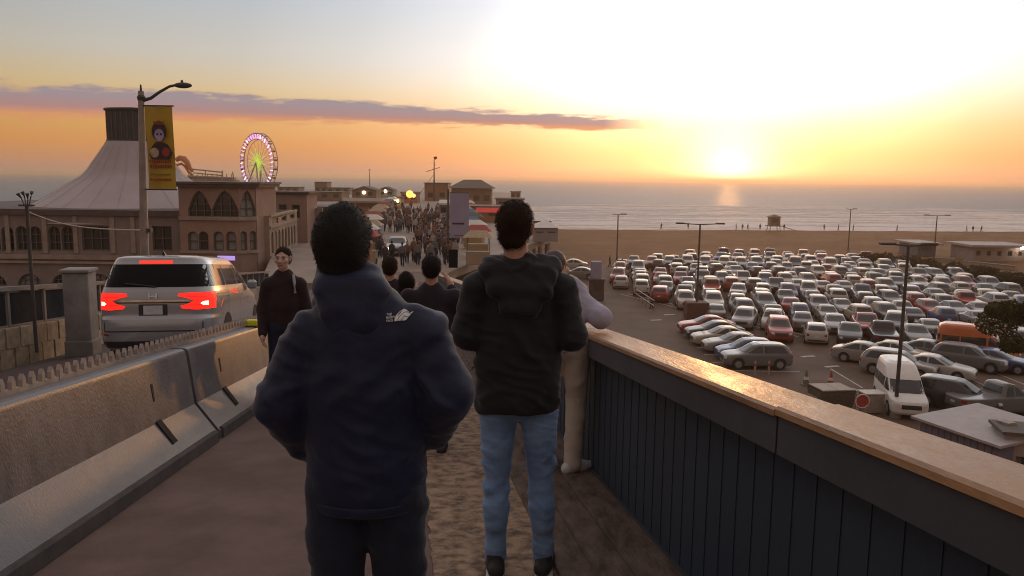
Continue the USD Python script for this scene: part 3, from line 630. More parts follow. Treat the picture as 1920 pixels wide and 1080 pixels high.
# second smaller tower at the end of the wing
q0, q1 = at_y(508, 364, 79), at_y(575, 364, 79); x0, x1b, zt2 = q0[0], q1[0], q0[2]
t2 = thing('small_tower', 'smaller flat topped brown tower at the far end of the arcade wing', 'tower', ((x0 + x1b) / 2, 79, 0))
facade(t2, wall_frame((0, 79, 0), 0), sbox(x0, 0, x1b, zt2), [(sbox(x0 + .7, zt2 - 2.3, x0 + 1.5, zt2 - 1.0), 1, 2, None), (sbox(x1b - 1.5, zt2 - 2.3, x1b - .7, zt2 - 1.0), 1, 2, None), (arch_poly((x0 + x1b) / 2, zt2 - 6.4, 1.6, 2.4), 2, 3, M_PANEL_L)], M_TOWER)
part(t2, 'side_wall', MB().box((x1b - .2, 81.3, zt2 / 2), (0.39, 3.6, zt2 - .03)), M_TOWER, world=True); part(t2, 'rear_wall', MB().box((x0 + .2, 81.3, zt2 / 2), (0.39, 3.6, zt2 - .03)), M_TOWER, world=True)
for d, z, h in ((0.2, zt2 - .02, 0.16), (0.35, zt2 + .143, 0.14)): part(t2, 'cornice', MB().box(((x0 + x1b) / 2, 81, z + h / 2), (x1b - x0 + 2 * d, 4.0 + 2 * d, h)), M_TRIMD, world=True)
# cable of lamps from roof to lamp post
# ------------------------------------------------------------------ lamp post with banner
lb = rp(21.0, -7.62); base = lb
def LX(px, py): return at_y(px, py, lb[1]) - base
M_LPOST = mat('lamp_post_metal', (0.30, 0.25, 0.22), (0.21, 0.17, 0.15), scale=3, rough=0.5)
lm = thing('street_lamp', 'tall street lamp with curved arm carrying the yellow banner behind the minivan', 'street lamp', base)
t0, t1 = LX(264, 163), LX(271, 470)
xb = t0[0] + (t1[0] - t0[0]) * (t0[2] - 0) / (t0[2] - t1[2])
part(lm, 'pole', MB().tube([(t1[0], 0, 0), (t1[0], 0, t1[2]), (t0[0], 0, t0[2] - .1)], [0.115, 0.105, 0.07], 14), M_LPOST, 40)
part(lm, 'base', fix(MB().lathe([(0.01, 0), (0.24, 0), (0.24, 0.08), (0.17, 0.16), (0.16, 0.7), (0.12, 0.78), (0.01, 0.78)], (t1[0], 0, 0), 16).mesh()), M_LPOST, 35)
part(lm, 'finial', fix(MB().lathe([(0.01, 0), (0.085, 0), (0.10, 0.08), (0.06, 0.14), (0.028, 0.2), (0.02, 0.36), (0.005, 0.38)], (t0[0], 0, t0[2] - .32), 12).mesh()), M_POLED, 35)
arm = [LX(266, 189), LX(283, 184), LX(300, 172), LX(318, 162), LX(332, 159)]
part(lm, 'arm', MB().tube([(p[0], 0, p[2]) for p in arm], [0.045, 0.04, 0.035, 0.032, 0.03], 8), M_POLED, 40)
hd = LX(343, 160)
hm = trimesh.creation.icosphere(2); hm.apply_scale((0.22, 0.10, 0.07)); hm.apply_translation((hd[0], 0, hd[2]))
part(lm, 'lamp_head', hm, M_POLED, True); part(lm, 'photocell', MB().tube([(hd[0] - .02, 0, hd[2] + .05), (hd[0] - .02, 0, hd[2] + .12)], 0.03, 8), M_POLED)
M_BAN = mat('banner_gold', (0.46, 0.30, 0.03), (0.38, 0.24, 0.025), scale=1.6, rough=0.7)
M_BRED = mat('banner_red', (0.30, 0.045, 0.02), rough=0.7); M_BDK = mat('banner_dark', (0.045, 0.022, 0.03), rough=0.7); M_BLIL = mat('banner_lilac', (0.40, 0.30, 0.45), (0.28, 0.2, 0.33), scale=9, rough=0.7); M_BGR = mat('banner_olive', (0.20, 0.15, 0.03), rough=0.7); M_BWH = mat('banner_cream', (0.5, 0.40, 0.30), (0.3, 0.2, 0.14), scale=12, rough=0.7)
bo = np.array([0.0, -0.06, 0.0])
b00, b11 = LX(274, 200), LX(332, 354); bx0, bx1, bz1, bz0 = b00[0], b11[0], b00[2], b11[2]
bn = thing('banner', 'tall yellow banner with a printed portrait hanging from the street lamp', 'banner', base + bo)
part(bn, 'cloth', fix(MB().add([(bx0 + (bx1 - bx0) * i / 8, 0.025 * math.sin(i * .8 + kz * .5) + dd, bz0 + (bz1 - bz0) * kz / 10) for dd in (0, 0.006) for i in range(9) for kz in range(11)],
     [[i * 11 + kz, (i + 1) * 11 + kz, (i + 1) * 11 + kz + 1, i * 11 + kz + 1] for i in range(8) for kz in range(10)]).mesh()), M_BAN, True)
for z in (bz1 + .02, bz0 - .02): part(bn, 'banner_rod', MB().tube([(t1[0] + .03, 0.03, z), (bx1 + .03, 0.0, z)], 0.018, 8), M_POLED)
Mb = wall_frame((0, 0, 0), 0); bw, bh = bx1 - bx0, bz1 - bz0
def U(u, v): return bx0 + bw * u, bz0 + bh * v
def bprint(name, poly, m, d): part(bn, name, poly_mesh(poly, 0.002, -0.045 - d, Mb), m)
def ell(u, v, ru, rv): x, z = U(u, v); return shapely.affinity.scale(Point(x, z).buffer(1.0, quad_segs=8), ru * bw, rv * bh)
bprint('printed_body', Polygon([U(.10, .42), U(.18, .36), U(.86, .36), U(.95, .44), U(.80, .54), U(.62, .57), U(.36, .57), U(.22, .52)]), M_BDK, 0.000)
bprint('printed_coat', ell(.30, .44, .16, .06), M_BWH, 0.003); bprint('printed_coat', ell(.72, .45, .15, .055), M_BRED, 0.003)
bprint('printed_hair', unary_union([ell(.5, .70, .27, .115), ell(.5, .78, .15, .045)]), M_BDK, 0.006); bprint('printed_face', ell(.5, .655, .17, .075), M_BLIL, 0.009)
for du in (-.07, .07): bprint('printed_eye', ell(.5 + du, .665, .035, .014), M_BDK, 0.012)
bprint('printed_crown', Polygon([U(.34, .78), U(.66, .78), U(.70, .83), U(.58, .80), U(.5, .84), U(.42, .80), U(.30, .83)]), M_BRED, 0.010)
rg = random.Random(3)
for v, h, m in ((.315, .04, M_BRED), (.255, .04, M_BRED), (.165, .018, M_BGR), (.10, .024, M_BRED)):
    u = .10
    while u < .86:
        w = rg.uniform(.04, .09); x0_, z0_ = U(u, v); x1_, z1_ = U(min(u + w, .9), v + h); bprint('printed_line', sbox(x0_, z0_, x1_, z1_), m, 0.0); u += w + .022
cb = thing('cable', 'pale slanting cable between the tent roof corner and the street lamp', 'cable', (0, 0, 0))
ca, cz = at_y(55, 398, 40), base + LX(280, 432)
part(cb, 'strand', MB().tube([ca + (cz - ca) * t - np.array([0, 0, 0.25 * math.sin(math.pi * t)]) for t in np.linspace(0, 1, 14)], 0.022, 6), mat('cable_pale', (0.45, 0.4, 0.37), rough=0.6), True)
for q in (ca, cz): part(cb, 'clamp', MB().box(q, (0.12, 0.12, 0.1)), M_POLED)

# ------------------------------------------------------------------ ferris wheel
wc = at_y(485, 305, 340); RW = 12.1; yaw = math.radians(-39)
fw = thing('ferris_wheel', 'lit ferris wheel with violet rims and green glowing hub at the pier', 'ferris wheel', (wc[0], wc[1], PIER_Z), yaw)
hz = wc[2] - PIER_Z
M_RIMV = lamp_mat('wheel_violet_lamps', (0.62, 0.30, 0.72), 0.9); M_RIMW = lamp_mat('wheel_pink_lamps', (0.85, 0.62, 0.70), 0.9); M_GREEN = lamp_mat('wheel_green_lamps', (0.52, 0.66, 0.08), 0.42); M_STEEL = mat('wheel_steel', (0.45, 0.38, 0.38), rough=0.5)
M_GON = [mat('gondola_red', (0.35, 0.07, 0.06), rough=0.5), mat('gondola_dark', (0.10, 0.05, 0.09), rough=0.5), mat('gondola_yellow', (0.5, 0.33, 0.08), rough=0.5)]
def ring(r, y, n=60): return [(r * math.cos(a), y, hz + r * math.sin(a)) for a in np.linspace(0, 2 * math.pi, n + 1)]
for y in (-0.9, 0.9):
    part(fw, 'outer_rim', MB().tube(ring(RW, y), 0.20, 6, False), M_STEEL, True)
    part(fw, 'inner_rim', MB().tube(ring(RW * .80, y), 0.13, 6, False), M_STEEL, True)
for i in range(40):
    a = 2 * math.pi * i / 40
    for y in (-0.9,):
        part(fw, 'rim_lamps', MB().bar((RW * .83 * math.cos(a), y - .1, hz + RW * .83 * math.sin(a)), (RW * .97 * math.cos(a + .03), y - .1, hz + RW * .97 * math.sin(a + .03)), 0.22, 0.62, (0, 1, 0)), M_RIMV if (i % 2 or 8 < i < 13) else M_RIMW)
for i in range(20):
    a = 2 * math.pi * (i + .5) / 20
    part(fw, 'spoke', MB().bar((0.8 * math.cos(a), 0.5, hz + 0.8 * math.sin(a)), (RW * .8 * math.cos(a), 0.9, hz + RW * .8 * math.sin(a)), 0.10, 0.10), M_STEEL)
    part(fw, 'spoke_lamps', MB().bar((0.8 * math.cos(a), -0.6, hz + 0.8 * math.sin(a)), (RW * (.5 if i % 2 else .34) * math.cos(a), -0.75, hz + RW * (.5 if i % 2 else .34) * math.sin(a)), 0.16, 0.34), M_GREEN)
    x, z = RW * .985 * math.cos(a), hz + RW * .985 * math.sin(a)
    g = part(fw, 'gondola', fix(MB().lathe([(0.01, -1.25), (0.55, -1.2), (0.85, -0.8), (0.85, -0.55), (0.1, -0.5)], (x, 0, z), 8).mesh()), M_GON[i % 3])
    part(g, 'canopy', fix(MB().lathe([(0.9, -0.05), (0.5, 0.22), (0.01, 0.35)], (x, 0, z), 8).mesh()), M_GON[(i + 1) % 3]); part(g, 'hanger', MB().tube([(x, 0, z - .6), (x, 0, z + .2)], 0.05, 5), M_STEEL)
part(fw, 'hub', fix(MB().lathe([(0.01, -1.3), (0.7, -1.3), (0.9, -1.0), (0.9, 1.0), (0.7, 1.3), (0.01, 1.3)], (0, 0, 0), 16).mesh().apply_transform(np.array([[1, 0, 0, 0], [0, 0, 1, 0], [0, 1, 0, hz], [0, 0, 0, 1.0]]))), M_GREEN)
for y in (-2.2, 2.2):
    for sx in (-1, 1): part(fw, 'support_leg', MB().tube([(sx * 5.0, y * 1.6, 0), (0, y * .6, hz)], 0.28, 8), M_STEEL)
part(fw, 'loading_platform', MB().box((0, 0, 0.6), (9, 6, 1.1)), M_TRIM)
# coaster: a curl of orange track and a straight run on trestles
ct = at_y(345, 310, 330)
rc_ = thing('roller_coaster', 'orange curl of roller coaster track with a level run left of the ferris wheel', 'roller coaster', (ct[0], 330, PIER_Z))
M_OR = mat('coaster_orange', (0.55, 0.16, 0.04), (0.42, 0.11, 0.03), rough=0.5); M_TRK = mat('coaster_track', (0.40, 0.30, 0.26), rough=0.6)
def CX(px, py, d=0): q = at_y(px, py, 330 + d); return np.array([q[0] - ct[0], d, q[2] - PIER_Z])
curl = [CX(330, 300), CX(337, 296), CX(345, 298), CX(351, 305), CX(356, 315), CX(361, 322)]
part(rc_, 'curl_track', MB().tube(curl, [0.9, 1.1, 1.3, 1.2, .9, .6], 8), M_OR, True)
curl2 = [CX(330, 310), CX(340, 307), CX(347, 312), CX(353, 322), CX(360, 328)]
part(rc_, 'curl_track', MB().tube(curl2, 0.5, 8), M_OR, True)
for (a, b, r) in (((358, 317), (417, 323), 0.32), ((362, 324), (415, 329), 0.25), ((352, 330), (440, 334), 0.4), ((417, 320), (417, 340), .3), ((385, 318), (385, 340), .2), ((436, 322), (440, 345), .25)):
    part(rc_, 'track_rail', MB().tube([CX(*a), CX(*b)], r, 6), M_TRK)
for px in range(335, 440, 9): part(rc_, 'trestle', MB().tube([CX(px, 326), CX(px, 350, 2)], 0.16, 5), M_TRK)
part(rc_, 'station', MB().box((CX(395, 340)[0], 3, 2.4), (20, 5, 4.6)), M_TRIM)

# ------------------------------------------------------------------ pier buildings
PB = [mat('pier_wall_%s' % n, c, tuple(x * .8 for x in c), scale=0.5, rough=0.85) for n, c in (('brown', (0.24, 0.15, 0.10)), ('tan', (0.36, 0.26, 0.18)), ('mauve', (0.27, 0.20, 0.19)), ('grey', (0.30, 0.27, 0.26)), ('rust', (0.30, 0.15, 0.09)), ('ochre', (0.40, 0.27, 0.12)))]
M_RFD = mat('pier_roof_dark', (0.12, 0.095, 0.085), rough=0.8); M_WHT = mat('white_canvas', (0.70, 0.65, 0.60), rough=0.8); M_REDS = mat('sign_red', (0.55, 0.06, 0.05), rough=0.5, emis=(0.6, .07, .06), es=0.25); M_ORL = lamp_mat('orange_lamp', (1.0, 0.30, 0.05), 2.2); M_WARM = lamp_mat('warm_lamp', (1.0, 0.78, 0.5), 4.0); M_YEL2 = lamp_mat('yellow_lamp', (0.9, 0.62, 0.2), 1.2)
def shop(name, label, px0, px1, ptop, Y, wall, roof='flat', deep=8, sign=None, lamp=None, cat='building', base=PIER_Z, nwin=None, awn=None):
    a, b = at_y(px0, ptop, Y), at_y(px1, ptop, Y); x0, x1, z1 = a[0], b[0], (a[2] + b[2]) / 2; w = x1 - x0; h = max(z1 - base, 2.2)
    if roof != 'flat': hw = h * 0.66
    else: hw = h
    t = thing(name, label, cat, ((x0 + x1) / 2, Y, base))
    nw = nwin or max(2, int(w / 2.6)); hl = []
    for i in range(nw):
        cx = -w / 2 + w * (i + .5) / nw; ww = min(1.5, w / nw * .6)
        hl.append((sbox(cx - ww / 2, 0.9, cx + ww / 2, min(2.3, hw - .4)), 2, 2, None))
        if hw > 5: hl.append((sbox(cx - ww / 2, 3.9, cx + ww / 2, min(5.2, hw - .4)), 2, 2, M_PANEL_L if i % 2 else None))
    w_ = sbox(-w / 2, 0, w / 2, hw)
    for hp, *_ in hl: w_ = w_.difference(hp)
    Ms = wall_frame((0, 0, 0), 0)
    part(t, 'wall', poly_mesh(w_, 0.3, 0, Ms), wall)
    for hp, nv, nh, pm in hl:
        f = part(t, 'window', poly_mesh(hp.difference(hp.buffer(-.08)), .1, .08, Ms), M_FRAME); part(f, 'pane', poly_mesh(hp, .03, .2, Ms), pm or M_PANE)
    part(t, 'side_wall', MB().box((w / 2 - .15, deep / 2 + .3, hw / 2), (.29, deep - .6, hw - .01)), wall); part(t, 'side_wall', MB().box((-w / 2 + .15, deep / 2 + .3, hw / 2), (.29, deep - .6, hw - .01)), wall); part(t, 'rear_wall', MB().box((0, deep - .15, hw / 2), (w, .29, hw - .01)), wall)
    if roof == 'flat': part(t, 'roof', MB().box((0, deep / 2, hw + .1), (w + .5, deep + .5, .2)), M_RFD)
    elif roof == 'hip':
        e = .8; v = [(-w / 2 - e, -e, hw), (w / 2 + e, -e, hw), (w / 2 + e, deep + e, hw), (-w / 2 - e, deep + e, hw), (-w * .22, deep / 2, h), (w * .22, deep / 2, h)]
        part(t, 'roof', MB().add(v, [[0, 1, 5], [0, 5, 4], [1, 2, 5], [2, 3, 4], [2, 4, 5], [3, 0, 4], [0, 2, 1], [0, 3, 2]]), M_RFD)
    elif roof == 'gable':
        e = .5; v = [(-w / 2 - e, -e, hw), (w / 2 + e, -e, hw), (w / 2 + e, deep + e, hw), (-w / 2 - e, deep + e, hw), (0, -e, h), (0, deep + e, h)]
        part(t, 'roof', MB().add(v, [[0, 1, 4], [1, 2, 5], [1, 5, 4], [2, 3, 5], [3, 0, 4], [3, 4, 5], [0, 2, 1], [0, 3, 2]]), M_RFD)
    elif roof == 'tent':
        v = [(-w / 2 - .2, -.2, hw), (w / 2 + .2, -.2, hw), (w / 2 + .2, deep + .2, hw), (-w / 2 - .2, deep + .2, hw), (0, deep / 2, h)]
        part(t, 'canopy', MB().add(v, [[0, 1, 4], [1, 2, 4], [2, 3, 4], [3, 0, 4]]), M_WHT)
    if sign: part(t, 'sign_board', MB().box((sign[0] * w, -.1, sign[1] * h), (sign[2] * w, .12, sign[3])), sign[4])
    if awn: part(t, 'awning', MB().add([(-w * .45, -.02, 3.0), (w * .45, -.02, 3.0), (w * .45, -1.2, 2.5), (-w * .45, -1.2, 2.5), (w * .45, -1.2, 2.2), (-w * .45, -1.2, 2.2)], [[0, 1, 2], [0, 2, 3], [3, 2, 4], [3, 4, 5]]), awn)
    if lamp:
        for u, v, r, m in lamp: q = trimesh.creation.icosphere(1, r); q.apply_translation((u * w, -.3, v * h)); part(t, 'lamp', q, m)
    return t
shop('pier_arcade', 'long low brown arcade hall under the ferris wheel on the pier', 555, 640, 362, 215, PB[0], 'flat', 10)
shop('pier_shop', 'dark roofed stall with a bright lamp, left above the crowd', 660, 705, 349, 240, PB[0], 'gable', 9, lamp=[(0.0, .5, .5, M_WARM)])
shop('pier_shop', 'flat brown shop front left of the crowd behind the navy jacket man', 572, 640, 392, 110, PB[2], 'flat', 9, sign=(0, .8, .7, .6, M_TRIM))
shop('pier_shop', 'tan shop with an awning at the left edge of the pier crowd', 640, 722, 388, 135, PB[1], 'flat', 9, sign=(.1, .85, .5, .7, PB[4]), awn=M_TRIM)
shop('pier_shop', 'small gabled kiosk with a white lamp beyond the crowd', 708, 738, 350, 260, PB[3], 'gable', 7, lamp=[(0, .6, .5, M_WARM)])
shop('pier_shop', 'orange lit stall in the middle of the pier behind the crowd', 752, 782, 362, 205, PB[4], 'flat', 6, lamp=[(0.05, .9, .95, M_ORL), (.3, .75, .5, M_YEL2)])
shop('pier_shop', 'yellow lit food stall left of the orange stall', 728, 752, 372, 170, PB[5], 'flat', 5, lamp=[(0, .9, .45, M_YEL2), (.25, .7, .3, M_WARM)])
shop('pier_shop', 'square reddish hall below the flag mast on the pier', 796, 840, 344, 230, PB[4], 'flat', 10)
shop('harbour_office', 'two storey brown harbour office with a hipped roof at the pier end', 846, 922, 337, 200, PB[0], 'hip', 10, nwin=4)
shop('pier_shop', 'low rust shop with a long red sign beside the black jacket man', 868, 944, 392, 120, PB[4], 'flat', 7, sign=(.15, .85, .66, .8, M_REDS))
shop('pier_shop', 'low brown stalls at the right edge of the pier', 930, 982, 374, 150, PB[2], 'flat', 7)
shop('pier_hut', 'narrow dark hut standing at the right end of the pier buildings', 958, 976, 360, 240, PB[0], 'flat', 4)
shop('market_tent', 'pale market tent with a pointed top right of the black jacket man', 984, 1034, 410, 98, PB[1], 'tent', 6)
shop('market_tent', 'lower white roofed stall below the pointed market tent', 1000, 1046, 440, 84, PB[3], 'tent', 4, base=PIER_Z)
shop('pier_shop', 'grey stall with a white awning in front of the harbour office', 822, 860, 384, 130, PB[3], 'flat', 6, awn=M_WHT)
for i, (px0, px1, pt, Y, lab) in enumerate(((590, 612, 342, 300, 'square tower block far out on the pier right of the ferris wheel'), (612, 655, 356, 300, 'low far hall with pale roof right of the square pier block'), (520, 560, 352, 300, 'low far ride building at the foot of the ferris wheel'), (350, 430, 333, 345, 'long low ride shed behind the coaster'))):
    shop('ride_building', lab, px0, px1, pt, Y, PB[(i * 2) % 6], 'flat', 8)
ms_ = at_y(814, 292, 226); mb_ = at_y(814, 350, 226)
mt = thing('flag_mast', 'tall thin flag mast with a cross arm rising over the middle of the pier', 'mast', (ms_[0], 226, PIER_Z))
part(mt, 'mast', MB().tube([(0, 0, 0), (0, 0, ms_[2] - PIER_Z - 1.2)], [0.28, 0.12], 8), M_POLED); part(mt, 'yard', MB().tube([(-2.2, 0, ms_[2] - PIER_Z - 4.4), (1.6, 0, ms_[2] - PIER_Z - 3.2)], 0.09, 6), M_POLED)
part(mt, 'flag', MB().add([(0.1, 0, ms_[2] - PIER_Z - 1.2), (0.9, .1, ms_[2] - PIER_Z - .7), (0.6, 0, ms_[2] - PIER_Z - .1), (-.2, 0, ms_[2] - PIER_Z - .4)], [[0, 1, 2], [0, 2, 3]]), M_BRED); part(mt, 'stay', MB().tube([(0, 0, ms_[2] - PIER_Z - 5), (-4, 0, 2)], 0.05, 5), M_POLED)
m2 = at_y(693, 318, 260)
mt = thing('mast', 'short thin bare mast left of the flag mast on the pier', 'mast', (m2[0], 260, PIER_Z)); part(mt, 'pole', MB().tube([(0, 0, 0), (0, 0, m2[2] - PIER_Z)], [0.2, .1], 6), M_POLED); part(mt, 'top', MB().box((0, 0, m2[2] - PIER_Z), (.5, .2, .2)), M_POLED)
# hanging banners over the pier street
M_LAV = mat('banner_lavender', (0.32, 0.29, 0.42), (0.27, 0.25, 0.34), scale=1.1, rough=0.7); M_LTB = mat('banner_pale_blue', (0.5, 0.58, 0.62), rough=0.7)
def hang(label, px0, px1, p0, p1, Y, m, bars=True):
    a, b = at_y(px0, p0, Y), at_y(px1, p1, Y); t = thing('hanging_banner', label, 'banner', ((a[0] + b[0]) / 2, Y, b[2])); w, h = b[0] - a[0], a[2] - b[2]
    part(t, 'cloth', MB().box((0, 0, h / 2), (w, .04, h)), m); part(t, 'pole', MB().tube([(-w / 2 - .12, .05, PIER_Z - b[2] if Y > 50 else -3), (-w / 2 - .12, .05, h + .3)], .07, 8), M_POLED)
    part(t, 'rod', MB().tube([(-w / 2 - .12, .05, h + .03), (w / 2, .05, h + .03)], .03, 6), M_POLED)
    if bars: part(t, 'printed_bar', MB().box((-.05 * w, -.025, h * .32), (.62 * w, .012, .13)), M_BDK); part(t, 'printed_bar', MB().box((0.1 * w, -.025, h * .05), (.7 * w, .012, .1)), M_BGR)
hang('tall lavender banner on a pole left of the black jacket man', 843, 879, 362, 446, 62, M_LAV)
hang('small pale blue banner over the left side of the pier crowd', 704, 720, 420, 438, 78, M_LTB, False)
# ------------------------------------------------------------------ cars
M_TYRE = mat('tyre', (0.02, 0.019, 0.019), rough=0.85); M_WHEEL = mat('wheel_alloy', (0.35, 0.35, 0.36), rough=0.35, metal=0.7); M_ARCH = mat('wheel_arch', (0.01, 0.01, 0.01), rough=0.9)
M_CGLASS = mat('car_glass', (0.018, 0.02, 0.022), (0.012, 0.013, 0.015), rough=0.06, spec=0.7); M_TRIMB = mat('car_black_trim', (0.025, 0.025, 0.027), rough=0.5)
M_TAIL = mat('tail_lens', (0.30, 0.02, 0.02), rough=0.15); M_HEAD = mat('head_lens', (0.55, 0.55, 0.55), rough=0.12, spec=0.8)
M_TAILON = lamp_mat('tail_lamp_lit', (1.0, 0.018, 0.011), 0.75); M_BULB = lamp_mat('tail_bulb_lit', (1.0, 0.5, 0.28), 3.0); M_BRAKE = lamp_mat('brake_lamp_lit', (1.0, 0.03, 0.013), 0.95)
M_PLATE = mat('number_plate', (0.55, 0.55, 0.56), (0.45, 0.45, 0.48), scale=20, rough=0.5); M_CHROME = mat('chrome_trim', (0.7, 0.7, 0.72), rough=0.2, metal=1.0)
CARCOL = {}
for nme, c in (('silver', (0.24, 0.22, 0.21)), ('white', (0.44, 0.41, 0.37)), ('grey', (0.12, 0.115, 0.115)), ('black', (0.022, 0.022, 0.025)), ('red', (0.26, 0.03, 0.025)), ('blue', (0.035, 0.06, 0.15)), ('tan', (0.36, 0.29, 0.22)), ('orange', (0.50, 0.12, 0.03))):
    CARCOL[nme] = mat('car_paint_' + nme, c, tuple(x * .9 for x in c), scale=1.5, rough=0.33, spec=0.55, coat=0.6, rough2=0.42)
class Body:
    def __init__(s, lv, n0=7.0, n1=4.5, shear=0.0):
        a = np.array(lv, float); s.z = a[:, 0]; s.sh = shear
        from scipy.interpolate import PchipInterpolator as PI
        s.yr, s.yf, s.w = PI(s.z, a[:, 1]), PI(s.z, a[:, 2]), PI(s.z, a[:, 3]); s.n = lambda z: n0 + (n1 - n0) * np.clip((z - s.z[0]) / (s.z[-1] - s.z[0]), 0, 1)
    def mid(s, z): return (s.yr(z) + s.yf(z)) / 2, (s.yf(z) - s.yr(z)) / 2
    def fx(s, y, z):
        m, h = s.mid(z); n = s.n(z); return s.w(z) * np.maximum(1 - np.abs((y - m) / h) ** n, 0) ** (1 / n)
    def fy(s, x, z):
        m, h = s.mid(z); n = s.n(z); return m, h * np.maximum(1 - np.abs(x / s.w(z)) ** n, 0) ** (1 / n)
    def shr(s, v): v = np.array(v, float); v[:, 2] -= s.sh * v[:, 1]; return v
    def body(s, nz=26, nt=44):
        zs = np.unique(np.concatenate([s.z, np.linspace(s.z[0], s.z[-1], nz)])); th = np.arange(nt) * 2 * math.pi / nt; V = []
        for z in zs:
            m, h = s.mid(z); n = s.n(z); c, q = np.cos(th), np.sin(th)
            V.append(np.stack([s.w(z) * np.sign(c) * np.abs(c) ** (2 / n), m + h * np.sign(q) * np.abs(q) ** (2 / n), np.full(nt, z)], 1))
        V = np.vstack(V); k = len(zs); F = []
        for i in range(k - 1):
            for j in range(nt): F.append([i * nt + j, i * nt + (j + 1) % nt, (i + 1) * nt + (j + 1) % nt, (i + 1) * nt + j])
        b = MB().add(s.shr(V), F)
        top = np.vstack([V[-nt:], [[0, s.mid(zs[-1])[0], zs[-1] + .006]]]); b.add(s.shr(top), [[j, (j + 1) % nt, nt] for j in range(nt)])
        bot = np.vstack([V[:nt], [[0, s.mid(zs[0])[0], zs[0]]]]); b.add(s.shr(bot), [[(j + 1) % nt, j, nt] for j in range(nt)])
        return b.mesh()
    def patch(s, poly, face, off=0.006, res=0.12):
        """a panel of the given outline laid on the body; face left/right: outline in (y, z); rear/front: in (x, z)"""
        poly = shapely.segmentize(poly, res)
        try: v, f = trimesh.creation.triangulate_polygon(poly, engine='triangle')
        except Exception:
            x0, y0, x1, y1 = poly.bounds; nx, ny = max(2, int((x1 - x0) / res) + 1), max(2, int((y1 - y0) / res) + 1); cells = []
            for i in range(nx):
                for j in range(ny):
                    q = poly.intersection(sbox(x0 + (x1 - x0) * i / nx, y0 + (y1 - y0) * j / ny, x0 + (x1 - x0) * (i + 1) / nx, y0 + (y1 - y0) * (j + 1) / ny))
                    for g in getattr(q, 'geoms', [q]):
                        if g.geom_type == 'Polygon' and g.area > 1e-6: cells.append(trimesh.creation.triangulate_polygon(g, engine='earcut'))
            vv, ff, n = [], [], 0
            for a, b in cells: vv.append(a); ff.append(np.array(b) + n); n += len(a)
            v, f = np.vstack(vv), np.vstack(ff)
        a, z = v[:, 0], v[:, 1]
        if face in ('left', 'right'):
            sg = 1 if face == 'right' else -1; x = sg * (s.fx(a, z) + off); P = np.stack([x, a, z], 1); flip = sg < 0
        else:
            m, h = s.fy(a, z); sg = 1 if face == 'front' else -1; P = np.stack([a, m + sg * (h + off), z], 1); flip = sg > 0
        nn = np.cross(P[f[:, 1]] - P[f[:, 0]], P[f[:, 2]] - P[f[:, 0]])
        want = {'left': (-1, 0, 0.2), 'right': (1, 0, 0.2), 'front': (0, 1, .3), 'rear': (0, -1, .3)}[face]
        f = np.where((nn @ np.array(want) < 0)[:, None], f[:, ::-1], f)
        return trimesh.Trimesh(s.shr(P), f, process=False)
LV = {
 'sedan': [(.20, -2.22, 2.20, .84), (.30, -2.33, 2.33, .89), (.50, -2.37, 2.37, .91), (.68, -2.36, 2.33, .915), (.80, -2.34, 2.15, .905), (.90, -2.28, 1.62, .895), (.97, -2.08, 1.12, .87), (1.03, -1.76, .95, .845), (1.20, -1.40, .58, .765), (1.34, -1.08, .30, .69), (1.41, -.85, .10, .62), (1.445, -.55, -.12, .45)],
 'suv': [(.26, -2.18, 2.18, .86), (.40, -2.30, 2.32, .92), (.65, -2.33, 2.35, .935), (.85, -2.32, 2.30, .935), (.98, -2.30, 2.05, .925), (1.06, -2.28, 1.35, .905), (1.14, -2.25, 1.10, .88), (1.35, -2.10, .72, .80), (1.55, -1.92, .42, .73), (1.64, -1.75, .22, .67), (1.69, -1.4, -.05, .5)],
 'hatch': [(.20, -1.92, 2.0, .82), (.30, -2.02, 2.1, .87), (.50, -2.06, 2.13, .885), (.72, -2.05, 2.06, .885), (.84, -2.03, 1.75, .875), (.94, -2.0, 1.22, .86), (1.02, -1.95, 1.0, .83), (1.22, -1.80, .62, .755), (1.40, -1.58, .32, .68), (1.48, -1.4, .1, .61), (1.515, -1.1, -.15, .45)],
 'pickup': [(.30, -2.70, 2.62, .88), (.45, -2.78, 2.74, .95), (.75, -2.80, 2.76, .96), (.98, -2.80, 2.66, .955), (1.08, -2.78, 1.9, .945), (1.10, -.62, 1.55, .93), (1.16, -.58, 1.35, .90), (1.40, -.50, .98, .82), (1.66, -.38, .62, .75), (1.76, -.25, .4, .68), (1.80, -.05, .2, .5)],
 'high_van': [(.28, -2.50, 2.50, .90), (.42, -2.60, 2.62, .97), (.75, -2.62, 2.66, .99), (.98, -2.62, 2.58, .99), (1.12, -2.61, 2.2, .985), (1.22, -2.60, 1.85, .975), (1.45, -2.58, 1.55, .955), (1.85, -2.55, 1.05, .91), (2.05, -2.53, .82, .88), (2.35, -2.48, .35, .82), (2.52, -2.38, .0, .72), (2.60, -2.1, -.4, .5)],
}
